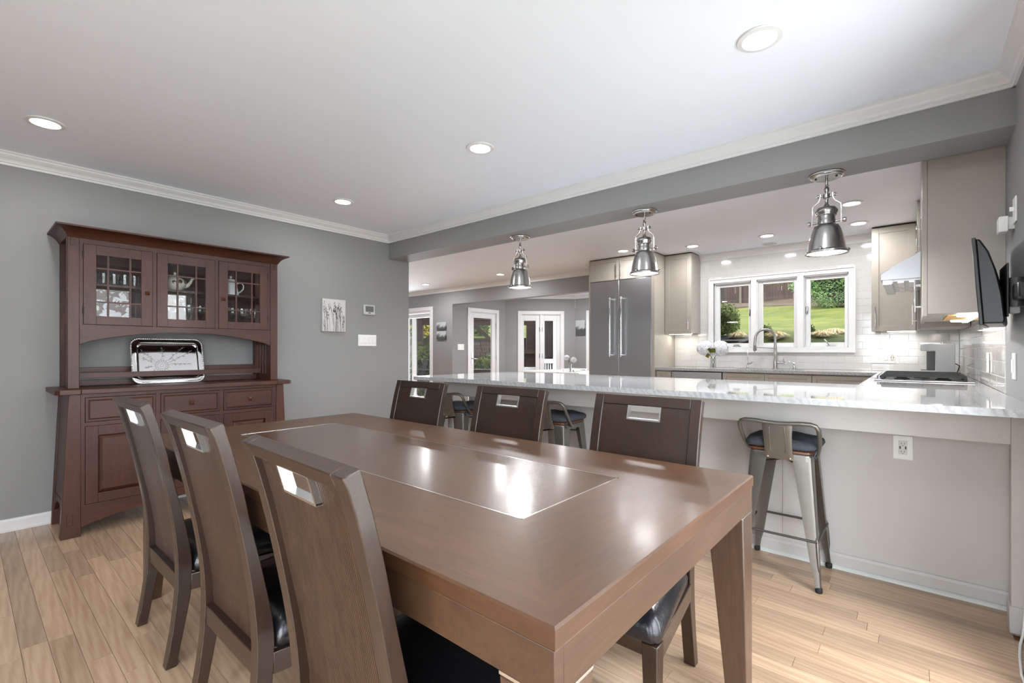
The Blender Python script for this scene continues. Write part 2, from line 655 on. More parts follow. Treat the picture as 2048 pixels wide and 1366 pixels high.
# crown mouldings
CROWN = [(0, 0), (.062, 0), (.062, .010), (.054, .014), (.050, .024), (.040, .034), (.026, .046), (.020, .056), (.020, .063), (.011, .066), (.011, .080), (0, .080)]
n_trim = [0]


def sweep(name, prof, p0, p1, nrm, z, mat, sgn=-1):
    """prof (out, down) swept on the line p0-p1 at height z; out goes along nrm."""
    a, b, n = Vector((*p0, 0)), Vector((*p1, 0)), Vector((*nrm, 0))
    rings = [[(p + n * o + Vector((0, 0, z + sgn * d))) for o, d in prof] for p in (a, b)]
    d = (b - a).cross(n).z
    if (d > 0) == (sgn < 0):
        rings = rings[::-1]
    return MB().loft(rings).build(name, mat)


def crown(p0, p1, nrm, z=ZC):
    n_trim[0] += 1
    return struct(sweep('trim_%d' % n_trim[0], CROWN, p0, p1, nrm, z, M['trim']))


crown((XL, -1.75), (XL, 3.09), (1, 0))
crown((XL, 3.09), (XR, 3.09), (0, -1))
crown((XR, -1.75), (XR, 3.09), (-1, 0))
crown((-10.0, YB), (-3.50, YB), (0, -1))
crown((-2.18, YB), (-0.33, YB), (0, -1))
crown((-7.05, 6.57), (-7.05, 8.03), (1, 0))
q = math.sqrt(0.5)
crown((-7.05, 8.03), (-5.91, 9.17), (q, -q))
crown((-5.91, 9.17), (-3.45, 9.17), (0, -1))
crown((XL - .12, 3.36), (-10.0, 3.36), (0, 1))

# baseboards
BASE = [(0, 0), (.020, 0), (.020, .014), (.013, .018), (.013, .066), (.008, .078), (0, .080)]


def baseboard(side, p0, p1, nrm, mat='trim'):
    return struct(sweep('baseboard_' + side, BASE, p0, p1, nrm, 0, M[mat], 1))


baseboard('left', (XL, -1.75), (XL, 3.36), (1, 0))
baseboard('back', (-7.64, YB), (-7.05, YB), (0, -1))
baseboard('nook_left', (-7.05, 6.45), (-7.05, 6.84), (1, 0))
baseboard('nook_angle', (-6.0, 9.08), (-5.91, 9.17), (q, -q))

# knee wall under the breakfast bar
knee = struct(box(-3.13, XR, YK, 3.66, 0, 0.916).build('wall_knee', M['knee']))
n = 0
for xs in (-2.35, -1.45, -0.562):
    box(xs - .008, xs + .008, YK - .003, YK, 0.085, 0.916).build('batten', M['knee'], knee, bevel=.001)
baseboard('knee', (-3.13, YK), (XR, YK), (0, -1), 'knee')
n_trim[0] += 1
struct(sweep('trim_%d' % n_trim[0], [(0, 0), (.032, 0), (.030, .010), (.024, .017), (0, .02)], (-3.13, YK), (XR - .03, YK), (0, -1), 0,
             plain('pale_shoe_moulding', S(206, 208, 206), 0.4), 1))

# ------------------------------------------------------------------ glazed tiles
TW, TH, G = 0.1524, 0.0762, 0.0022
tile_mesh = {}


def tile_at(parent, u0, u1, z0, z1, plane):
    key = (round(u1 - u0, 4), round(z1 - z0, 4), plane)
    w, h = u1 - u0, z1 - z0
    if w < 0.012 or h < 0.010:
        return
    if key not in tile_mesh:
        t, c = 0.005, 0.0012
        if plane == 'back':
            mb = MB().hexa([(0, 0, 0), (w, 0, 0), (w, 0, h), (0, 0, h), (c, -t, c), (w - c, -t, c), (w - c, -t, h - c), (c, -t, h - c)])
        else:
            mb = MB().hexa([(0, 0, 0), (0, w, 0), (0, w, h), (0, 0, h), (-t, c, c), (-t, w - c, c), (-t, w - c, h - c), (-t, c, h - c)])
            mb.f = [tuple(reversed(f)) for f in mb.f]
        tile_mesh[key] = mb.mesh('tile', M['tile'])
    o = bpy.data.objects.new('tile', tile_mesh[key])
    COL.objects.link(o)
    o.parent = parent
    o.location = (u0, YB, z0) if plane == 'back' else (XR, u0, z0)
    o.rotation_euler = (rng.uniform(-.004, .004), rng.uniform(-.002, .002), rng.uniform(-.004, .004))


def tiled(parent, plane, u0, u1, z0, z1, avoid):
    r, z = 0, z0
    while z < z1 - .01:
        u = u0 - (TW + G) / 2 * (r % 2)
        while u < u1:
            a, b, c, d = max(u, u0), min(u + TW, u1), z, min(z + TH, z1)
            for (x0, x1, y0, y1) in avoid:
                if a >= x1 or b <= x0 or c >= y1 or d <= y0:
                    continue
                if a < x0 and b <= x1:
                    b = x0 - G
                elif b > x1 and a >= x0:
                    a = x1 + G
                elif c < y0:
                    d = y0 - G
                elif d > y1:
                    c = y1 + G
                else:
                    a = b
            if b - a > 0.01 and d - c > 0.01:
                tile_at(parent, a, b, c, d, plane)
            u += TW + G
        z += TH + G
        r += 1


box(-2.515, XR, YB - .003, YB, ZT, 1.20).box(-2.18, -1.995, YB - .003, YB, 1.20, 2.36).box(-.55, -.325, YB - .003, YB, 1.20, 2.36) \
    .box(-2.0, -.55, YB - .003, YB, 2.04, 2.36).box(-2.515, -2.18, YB - .003, YB, 1.2, 1.38).box(-.325, XR, YB - .003, YB, 1.2, 1.36).build('grout', M['grout'], wall_back)
tiled(wall_back, 'back', -2.512, XR - .008, ZT + .001, 2.352, [(-2.04, -0.505, 1.155, 2.085), (-9, -2.20, 1.385, 3), (-0.31, 9, 1.37, 3)])
box(XR - .003, XR, 3.375, YB, ZT, 1.37).box(XR - .003, XR, 4.35, 5.2, 1.37, 1.72).build('grout', M['grout'], wall_right)
tiled(wall_right, 'right', 3.377, YB - .008, ZT + .001, 1.372, [])
tiled(wall_right, 'right', 4.36, 5.19, 1.375, 1.68, [])

# ------------------------------------------------------------------ sink window
w1 = MB()
CO = (-2.055, -0.487, 1.142, 2.098)
for a, b, c, d in cells(CO[0], CO[1], CO[2], CO[3], [(-1.995, -1.545, 1.20, 2.04), (-1.484, -1.046, 1.20, 2.04), (-0.982, -0.55, 1.20, 2.04)]):
    w1.box(a, b, YB - .014, YB + .02, c, d)
# raised outer band and jamb liners
for a, b, c, d in ((CO[0], CO[0] + .014, CO[2], CO[3]), (CO[1] - .014, CO[1], CO[2], CO[3]), (CO[0] + .014, CO[1] - .014, CO[3] - .014, CO[3]), (CO[0] + .014, CO[1] - .014, CO[2], CO[2] + .014)):
    w1.box(a, b, YB - .026, YB - .014, c, d)
for a, b in ((-1.995, -1.545), (-1.484, -1.046), (-0.982, -0.55)):
    w1.box(a, a + .012, YB + .02, YB + .15, 1.20, 2.04).box(b - .012, b, YB + .02, YB + .15, 1.20, 2.04)
    w1.box(a + .012, b - .012, YB, YB + .15, 2.028, 2.04).box(a + .012, b - .012, YB, YB + .15, 1.2, 1.212)
window_1 = struct(w1.build('window_1', M['trim']))
for i, (a, b) in enumerate(((-1.983, -1.557), (-1.472, -1.058), (-0.970, -0.562))):
    sb = MB()
    for c in cells(a, b, 1.212, 2.028, [(a + .048, b - .030, 1.258, 1.985)]):
        sb.box(c[0], c[1], YB + .045, YB + .085, c[2], c[3])
    sash = sb.build('sash', M['trim'], window_1, bevel=.003)
    box(a + .045, b - .027, YB + .062, YB + .066, 1.255, 1.988).build('pane', M['pane'], sash)
    cx = (a + b) / 2 + .05
    if i != 1:
        cb = MB().box(cx - .045, cx + .045, YB + .018, YB + .045, 1.213, 1.222)
        if i == 2:
            cb.tube([(cx - .02, YB + .02, 1.222), (cx - .025, YB + .0, 1.24), (cx - .06, YB - .02, 1.292)], .006)
        else:
            cb.tube([(cx + .02, YB + .02, 1.222), (cx + .03, YB + .01, 1.236), (cx - .03, YB - .005, 1.232)], .006)
        cb.build('crank_handle', M['nickel'], sash, smooth=40)
    lx = a + .018 if i == 2 else b - .014
    if i != 1:
        MB().box(lx - .008, lx + .008, YB + .030, YB + .045, 1.60, 1.68).tube([(lx, YB + .03, 1.67), (lx - .004, YB + .014, 1.62)], .005).build('latch', M['nickel'], sash)

# side wall sashes, and a rear glazed door added for light behind the camera
for k, W in ((2, WIN1), (3, WIN2), (4, WIN_ADDED)):
    mb = MB()
    for a, b, c, d in cells(W[0] - .07, W[1] + .07, W[2] - .07, W[3] + .07, [(W[0] + .01, W[1] - .01, W[2] + .01, W[3] - .01)]):
        mb.box(XR - .02, XR + .15, a, b, c, d)
    wo = struct(mb.build('window_%d' % k, M['trim']))   # mirrored windows stretched to the floor for light; the last is added
    sb = MB()
    for a, b, c, d in cells(W[0], W[1], W[2], W[3], [(W[0] + .055, W[1] - .055, W[2] + .055, W[3] - .055)]):
        sb.box(XR + .07, XR + .11, a, b, c, d)
    s = sb.build('sash', M['trim'], wo)
    box(XR + .088, XR + .092, W[0] + .05, W[1] - .05, W[2] + .05, W[3] - .05).build('pane', M['pane'], s)
mb = MB()
for a, b, c, d in cells(-1.15, 0.25, 0, 2.12, [(-1.00, 0.10, 0.12, 1.98)]):
    mb.box(a, b, -1.85, -1.73, c, d)
d5 = struct(mb.build('added_door', M['trim']))  # unseen glazed door, put in for the light it lets through
box(-1.01, 0.11, -1.80, -1.795, 0.11, 1.99).build('pane', M['pane'], d5)

# ------------------------------------------------------------------ doors of hall and breakfast nook


def lever(parent, x, y, z, ax, dirn):
    """backplate and lever; ax is the outward normal axis ('x' or 'y') with sign."""
    mb = MB()
    if ax == 'x':
        mb.box(x, x + .008, y - .022, y + .022, z - .11, z + .11)
        mb.tube([(x, y, z), (x + .05, y, z), (x + .052, y + dirn * .03, z), (x + .05, y + dirn * .12, z - .003)], .009)
    return mb.build('door_handle', M['nickel'], parent, smooth=40)


d1 = MB()
for a, b, c, d in cells(6.84, 7.80, 0, 2.065, [(6.92, 7.72, -1, 1.99)]):
    d1.box(-7.05, -7.03, a, b, c, d)
d1.box(-7.2, -7.05, 6.92, 6.935, 0, 1.99).box(-7.2, -7.05, 7.705, 7.72, 0, 1.99).box(-7.2, -7.05, 6.92, 7.72, 1.975, 2.0)
door_1 = struct(d1.build('door_1', M['trim'], bevel=.003))
lf = MB()
for a, b, c, d in cells(6.937, 7.703, 0.012, 1.972, [(7.035, 7.600, 0.26, 1.865)]):
    lf.box(-7.105, -7.06, a, b, c, d)
leaf = lf.build('door_leaf', M['trim'], door_1, bevel=.004)
box(-7.085, -7.081, 7.03, 7.605, 0.255, 1.87).build('pane', M['pane'], leaf)
lever(leaf, -7.06, 6.985, 1.0, 'x', 1)
for z in (0.3, 1.0, 1.72):
    MB().lathe([(.009, -.05), (.009, .05)], 10, (-7.05, 7.712, z)).build('hinge', M['alu'], door_1)

d2 = MB()
for a, b, c, d in cells(-9.68, -7.645, 0, 2.09, [(-9.6, -7.725, -1, 2.01)]):
    d2.box(a, b, YB - .02, YB, c, d)
d2.box(-7.755, -7.72, YB, YB + .15, 0, 2.02).box(-9.6, -9.565, YB, YB + .15, 0, 2.02).box(-9.6, -7.72, YB, YB + .15, 1.97, 2.02)
door_2 = struct(d2.build('door_2', M['trim'], bevel=.003))
for a, b, yy in ((-9.56, -8.60, .05), (-8.66, -7.758, .10)):
    lf = MB()
    fw = .02 if yy > .07 else .05
    for c in cells(a, b, 0.02, 1.965, [(a + .05, b - fw, 0.12, 1.88)]):
        lf.box(c[0], c[1], YB + yy - .02, YB + yy + .02, c[2], c[3])
    leaf = lf.build('sliding_panel', M['trim'] if yy < .07 else M['trim'], door_2)
    box(a + .045, b - fw + .005, YB + yy - .002, YB + yy + .002, .115, 1.885).build('pane', M['pane'], leaf)

door_3 = thing('door_3', 'white double glazed doors in the angled nook wall', None, (-7.05, 8.03, 0), math.radians(45))
struct(door_3)
cs = MB()
for a, b, c, d in cells(0.285, 1.35, 0, 2.07, [(0.36, 1.275, -1, 1.995)]):
    cs.box(a, b, -.02, 0, c, d)
cs.box(.36, .375, 0, .15, 0, 2).box(1.26, 1.275, 0, .15, 0, 2).box(.36, 1.275, 0, .15, 1.985, 2.0).box(.795, .840, .0, .10, 0, 1.985)
cs.build('casing', M['trim'], door_3, bevel=.003)
for a, b, ga, gb in ((.377, .793, .43, .700), (.842, 1.258, .905, 1.185)):
    lf = MB()
    for c in cells(a, b, .012, 1.982, [(ga, gb, .24, 1.85)]):
        lf.box(c[0], c[1], .03, .075, c[2], c[3])
    leaf = lf.build('door_leaf', M['trim'], door_3, bevel=.004)
    box(ga - .005, gb + .005, .05, .054, .235, 1.855).build('pane', M['pane'], leaf)
    for z in (.45, 1.05, 1.65):
        MB().lathe([(.009, -.05), (.009, .05)], 8, (b - .004 if a < .5 else a + .004, .022, z)).build('hinge', M['nickel'], leaf)

mb = MB()
for a, b, c, d in cells(-5.61, -4.75, 0, 2.07, [(-5.52, -4.84, -1, 1.99)]):
    mb.box(a, b, 9.15, 9.30, c, d)
door_4 = struct(mb.build('door_4', M['trim']))
leaf = box(-5.518, -4.842, 9.20, 9.24, .01, 1.985).build('door_leaf', M['trim'], door_4, bevel=.003)
for z1, z2 in ((.20, .90), (1.02, 1.84)):
    box(-5.40, -4.96, 9.196, 9.20, z1, z2).build('raised_panel', M['trim'], leaf, bevel=.002)
mb = MB()
for a, b, c, d in cells(-4.74, -3.68, 0.27, 2.07, [(-4.69, -3.77, 0.36, 1.99)]):
    mb.box(a, b, 9.15, 9.30, c, d)
w5 = struct(mb.build('window_5', M['trim']))
sb = MB()
for c in cells(-4.69, -3.77, .36, 1.99, [(-4.64, -3.82, .41, 1.94)]):
    sb.box(c[0], c[1], 9.21, 9.25, c[2], c[3])
s = sb.build('sash', M['trim'], w5)
box(-4.645, -3.815, 9.228, 9.232, .405, 1.945).build('pane', M['pane'], s)

# ------------------------------------------------------------------ dining table
TCX, TCY, THX, THY, TZ = -1.5735, 1.105, 1.1815, 0.55, 0.76
IX, IY = 0.868, 0.24
M['reed'] = None


def reed_mat():
    m, nt, b = new_mat('reeded_walnut_inlay')
    tc = N(nt, 'ShaderNodeTexCoord')
    mp = N(nt, 'ShaderNodeMapping')
    mp.inputs['Scale'].default_value = (0.6, 60.0, 1.0)
    nt.links.new(tc.outputs['Object'], mp.inputs['Vector'])
    n1 = N(nt, 'ShaderNodeTexNoise', Scale=1.0, Detail=2.0)
    nt.links.new(mp.outputs[0], n1.inputs['Vector'])
    wv = N(nt, 'ShaderNodeTexWave', Scale=40.0, Distortion=0.6, Detail=1.0)
    wv.bands_direction = 'Y'
    nt.links.new(tc.outputs['Object'], wv.inputs['Vector'])
    mx = N(nt, 'ShaderNodeMix', data_type='FLOAT')
    mx.inputs[0].default_value = 0.5
    nt.links.new(wv.outputs['Fac'], mx.inputs[2])
    nt.links.new(n1.outputs['Fac'], mx.inputs[3])
    cr = N(nt, 'ShaderNodeValToRGB')
    cr.color_ramp.elements[0].position, cr.color_ramp.elements[0].color = 0.28, S(44, 29, 18)
    cr.color_ramp.elements[1].position, cr.color_ramp.elements[1].color = 0.68, S(102, 74, 52)
    nt.links.new(mx.outputs[0], cr.inputs['Fac'])
    nt.links.new(cr.outputs['Color'], b.inputs['Base Color'])
    bp = N(nt, 'ShaderNodeBump', Strength=0.35, Distance=0.0015)
    nt.links.new(mx.outputs[0], bp.inputs['Height'])
    nt.links.new(bp.outputs['Normal'], b.inputs['Normal'])
    b.inputs['Roughness'].default_value = 0.27
    b.inputs['Coat Weight'].default_value = 0.4
    b.inputs['Coat Roughness'].default_value = 0.16
    return m


M['reed'] = reed_mat()
table = thing('dining_table', 'large dark walnut dining table with a reeded centre panel and silver inlay line', 'table', (TCX, TCY, 0))
z0 = 0.727


def slab(p):
    return MB().hexa([(x, y, z0) for x, y in p] + [(x, y, TZ) for x, y in p])


def border(o1, o2, i2, i1, mat):
    # outer edge o1-o2 softened, mitres and inner edge tight
    d = .004
    def ins(q): return (q[0] - math.copysign(d, q[0]), q[1] - math.copysign(d, q[1]))
    rings = [[(*o1, z0), (*o2, z0), (*i2, z0), (*i1, z0)], [(*o1, TZ - d), (*o2, TZ - d), (*i2, TZ - d), (*i1, TZ - d)], [(*ins(o1), TZ), (*ins(o2), TZ), (*i2, TZ), (*i1, TZ)]]
    return MB().loft(rings).build('top_border', mat, table)


border((-THX, -THY), (THX, -THY), (IX, -IY), (-IX, -IY), M['table'])
border((THX, THY), (-THX, THY), (-IX, IY), (IX, IY), M['table'])
border((THX, -THY), (THX, THY), (IX, IY), (IX, -IY), M['table_y'])
border((-THX, THY), (-THX, -THY), (-IX, -IY), (-IX, IY), M['table_y'])
s = .0045
slab([(-IX + s, -IY + s), (-.0006, -IY + s), (-.0006, IY - s), (-IX + s, IY - s)]).build('reeded_panel', M['reed'], table)
slab([(.0006, -IY + s), (IX - s, -IY + s), (IX - s, IY - s), (.0006, IY - s)]).build('reeded_panel', M['reed'], table)
for a in ((-IX, IX, -IY, -IY + s), (-IX, IX, IY - s, IY), (-IX, -IX + s, -IY, IY), (IX - s, IX, -IY, IY)):
    box(*a, z0, TZ + .0006).build('inlay_strip', M['alu'], table)
e = .003
for a in ((-THX + e, THX - e, -THY + e, -THY + e + .024), (-THX + e, THX - e, THY - e - .024, THY - e)):
    box(*a, .650, z0 - .003).build('apron', M['table_ap'], table, bevel=.0015)
for a in ((-THX + e, -THX + e + .024, -THY + .027, THY - .027), (THX - e - .024, THX - e, -THY + .027, THY - .027)):
    box(*a, .650, z0 - .003).build('apron', M['table_ap'], table, bevel=.0015)
box(-THX + .01, THX - .01, -THY + .01, THY - .01, z0 - .004, z0).build('core_panel', M['hutch_dark'], table)
for sx in (-1, 1):
    for sy in (-1, 1):
        ox, oy = sx * (THX - e), sy * (THY - e)
        def ring(w, z):
            xs = sorted((ox, ox - sx * w)); ys = sorted((oy, oy - sy * w))
            return [(xs[0], ys[0], z), (xs[1], ys[0], z), (xs[1], ys[1], z), (xs[0], ys[1], z)]
        leg = MB().hexa(ring(.058, 0) + ring(.108, .644)).build('leg', M['table_z'], table, bevel=.003)
        MB().hexa(ring(.1085, .6445) + ring(.1085, .650)).build('metal_band', M['alu'], leg)

# ------------------------------------------------------------------ dining chairs
REAR = [(0, 0), (.15, .024), (.30, .037), (.43, .034), (.55, .020), (.68, -.003), (.76, -.019), (.87, -.045), (.972, -.075)]
FRONT = [(0, .034), (.15, .062), (.25, .079), (.37, .084), (.46, .072), (.60, .044), (.70, .022), (.80, .002), (.90, -.022), (.972, -.044)]


def interp(tab, z):
    for i in range(len(tab) - 1):
        if z <= tab[i + 1][0]:
            # smooth interpolation (catmull-rom on neighbours)
            p1, p2 = tab[i], tab[i + 1]
            p0 = tab[i - 1] if i else p1
            p3 = tab[i + 2] if i + 2 < len(tab) else p2
            t = (z - p1[0]) / (p2[0] - p1[0])
            m1 = (p2[1] - p0[1]) / max(1e-6, p2[0] - p0[0]) * (p2[0] - p1[0])
            m2 = (p3[1] - p1[1]) / max(1e-6, p3[0] - p1[0]) * (p2[0] - p1[0])
            return ((2 * t ** 3 - 3 * t * t + 1) * p1[1] + (t ** 3 - 2 * t * t + t) * m1 + (3 * t * t - 2 * t ** 3) * p2[1] + (t ** 3 - t * t) * m2)
    return tab[-1][1]


def make_chair():
    c = thing('dining_chair', 'x', 'chair', group='dark walnut dining chairs around the table')
    HWO, HWI = .229, .188
    zs = [0, .06, .12, .18, .24, .30, .36, .42, .48, .54, .60, .66, .72, .78, .84, .90, .94, .972]
    for sx in (-1, 1):
        rings = []
        for z in zs:
            xa, xb = sorted((sx * HWO, sx * HWI))
            r, f = interp(REAR, z), interp(FRONT, z)
            zr, zf = (z, z) if z < .97 else (.962, .974)      # the top is cut square to the leaning post
            rings.append([(xa, r, zr), (xb, r, zr), (xb, f, zf), (xa, f, zf)])
        p = MB().loft(rings).build('back_post', M['chair'], c, smooth=30, bevel=.0025)
        box(sx * .2085 - .012, sx * .2085 + .012, .005, .029, -.0, .004).build('glide', M['rubber'], p)
    # top rail
    def ry(z): return interp(REAR, z)
    def fy(z): return interp(FRONT, z)
    a, b = .934, .972
    MB().hexa([(-HWI, ry(a), a), (HWI, ry(a), a), (HWI, fy(a), a), (-HWI, fy(a), a), (-HWI, ry(b), .962), (HWI, ry(b), .962), (HWI, fy(b), .974), (-HWI, fy(b), .974)]).build('top_rail', M['chair_x'], c, bevel=.0025)
    # back panel: reeded at the rear, smooth at the front, with a hand hole
    zz = [.327, .42, .50, .58, .66, .74, .80, .84, .8785, .906, .934]
    hw, hz = .070, .8785
    ribs = 52
    pitch = 2 * HWI / ribs
    xs = []
    for i in range(ribs):
        x = -HWI + i * pitch
        xs += [(x, 1), (x + pitch * .62, 1), (x + pitch * .74, 0), (x + pitch * .90, 0)]
    xs.append((HWI, 1))
    mb = MB()
    for side in (0, 1):
        cols = xs if side == 0 else [(-HWI, 1), (-hw, 1), (hw, 1), (HWI, 1)]
        base = len(mb.v)
        for x, k in cols:
            for z in zz:
                mid = ry(z) + (fy(z) - ry(z)) * .66
                yy = mid - .005 + (0 if k else .0035) if side == 0 else mid + .005
                mb.v.append((x, yy, z))
        nz = len(zz)
        for i in range(len(cols) - 1):
            xm = (cols[i][0] + cols[i + 1][0]) / 2
            for j in range(nz - 1):
                if abs(xm) < hw and zz[j] >= hz - 1e-6:
                    continue
                q = (base + i * nz + j, base + (i + 1) * nz + j, base + (i + 1) * nz + j + 1, base + i * nz + j + 1)
                mb.f.append(q if side == 0 else q[::-1])
    n_front = (len(xs) - 1) * (len(zz) - 1) - sum(1 for i in range(len(xs) - 1) if abs((xs[i][0] + xs[i + 1][0]) / 2) < hw) * 2
    bp_ = mb.build('back_panel', M['chair_reed'], c)
    bp_.data.materials.append(M['chair'])
    for poly in bp_.data.polygons:
        if poly.normal.y > .3 and poly.index >= n_front:
            poly.material_index = 1
    # silver liner of the hand hole
    hb = MB()
    for (x0, x1, za, zb) in ((-hw - .002, -hw + .004, hz, .934), (hw - .004, hw + .002, hz, .934), (-hw - .002, hw + .002, hz - .003, hz + .003), (-hw, hw, .931, .934)):
        def yy(z, s): return (ry(z) + fy(z)) / 2 + s * .012
        hb.hexa([(x0, yy(za, -1), za), (x1, yy(za, -1), za), (x1, yy(za, 1), za), (x0, yy(za, 1), za), (x0, yy(zb, -1), zb), (x1, yy(zb, -1), zb), (x1, yy(zb, 1), zb), (x0, yy(zb, 1), zb)])
    hb.build('hand_hole_frame', M['alu'], c)
    box(-HWI, HWI, .040, .078, .265, .327).build('rear_rail', M['chair_x'], c, bevel=.002)
    for sx in (-1, 1):
        o0, o1, t = sx * .232, sx * .287, sx * -.022
        pts = [(o0, .080), (o1, .475), (o1 + t, .475), (o0 + t, .080)]
        if sx > 0:
            pts = [pts[0], pts[1], pts[2], pts[3]]
        else:
            pts = pts[::-1]
        MB().hexa([(x, y, .265) for x, y in pts] + [(x, y, .325) for x, y in pts]).build('side_rail', M['chair'], c, bevel=.002)
        xa, xb = sorted((sx * .291, sx * .243))
        xc, xd = sorted((sx * .288, sx * .254))
        leg = MB().hexa([(xc, .474, 0.004), (xd, .474, 0.004), (xd, .508, 0.004), (xc, .508, 0.004), (xa, .464, .325), (xb, .464, .325), (xb, .512, .325), (xa, .512, .325)]).build('front_leg', M['chair'], c, bevel=.0025)
        box(sx * .271 - .012, sx * .271 + .012, .479, .503, 0, .004).build('glide', M['rubber'], leg)
    box(-.243, .243, .486, .508, .285, .325).build('front_rail', M['chair_x'], c, bevel=.002)

    def cushion(inset, z):
        ya, yb = .086 + inset, .514 - inset
        wa, wb = .228 - inset, .290 - inset
        pts = []
        r = max(.012, .030 - inset * .2)
        for cx, cy, a0 in ((wb - r, yb - r, 0), (-wb + r, yb - r, 90), (-wa + r, ya + r, 180), (wa - r, ya + r, 270)):
            for k in range(5):
                an = math.radians(a0 + k * 22.5)
                pts.append((cx + r * math.cos(an), cy + r * math.sin(an), z))
        return pts
    MB().loft([cushion(i, z) for i, z in ((.004, .3255), (-.002, .332), (-.003, .354), (.004, .378), (.020, .398), (.055, .409), (.11, .415), (.17, .417))]).build('seat_cushion', M['leather'], c, smooth=60)
    return c


chair0 = make_chair()
near_y, far_y = 0.483, 1.780
chairs = [(-0.893, near_y - .018, -.04, 'dining chair with its reeded back nearest to the camera'),
          (-1.577, near_y, 0.0, 'middle dining chair of the near row, reeded back towards the camera'),
          (-2.289, near_y, 0.0, 'near-row dining chair closest to the china hutch'),
          (-0.838, far_y, math.pi, 'far-side dining chair in front of the nearest bar stool'),
          (-1.572, far_y, math.pi, 'middle dining chair on the far side of the table'),
          (-2.295, far_y, math.pi, 'far-side dining chair closest to the grey wall corner')]
for i, (x, y, rz, lab) in enumerate(chairs):
    c = chair0 if i == 0 else copy_tree(chair0)
    c.location = (x, y, 0)
    c.rotation_euler = (0, 0, rz)
    c['label'] = lab

# ------------------------------------------------------------------ breakfast bar worktop and its frame
wt = MB()
for a, b, c, d in cells(-3.205, 0.3425, 2.48, 6.412, [(-3.205, -0.265, 3.67, 5.77), (-3.205, -2.512, 5.77, 6.5), (-1.62, -0.92, 5.87, 6.24)]):
    wt.box(a, b, c, d, ZT - .03, ZT)
wt.box(.3425, .349, 2.48, 3.374, ZT - .03, ZT)
tag(wt.build('worktop', M['marble']), 'grey veined marble worktop of the breakfast bar, running on under the window', 'countertop')

bar = thing('breakfast_bar', 'greige apron and posts carrying the breakfast bar overhang', 'breakfast bar', (0, 2.81, 0))
box(-3.19, .349, -.015, .03, .900, .9165).build('sub_top', M['knee'], bar, bevel=.002)
box(-3.14, .305, 0, .025, .772, .900).build('apron', M['knee'], bar, bevel=.002)
for a, b in ((-3.2, -3.14), (.305, .349)):
    p = box(a, b, -.002, .06, 0, .900).build('post', M['knee'], bar, bevel=.002)
    box(a - .006, b - (.0 if a > 0 else -.006), -.010, .066, 0, .11).build('plinth', M['knee'], p, bevel=.004)
box(.325, .349, .06, .243, 0, .900).build('end_panel', M['knee'], bar)

# ------------------------------------------------------------------ bar stools


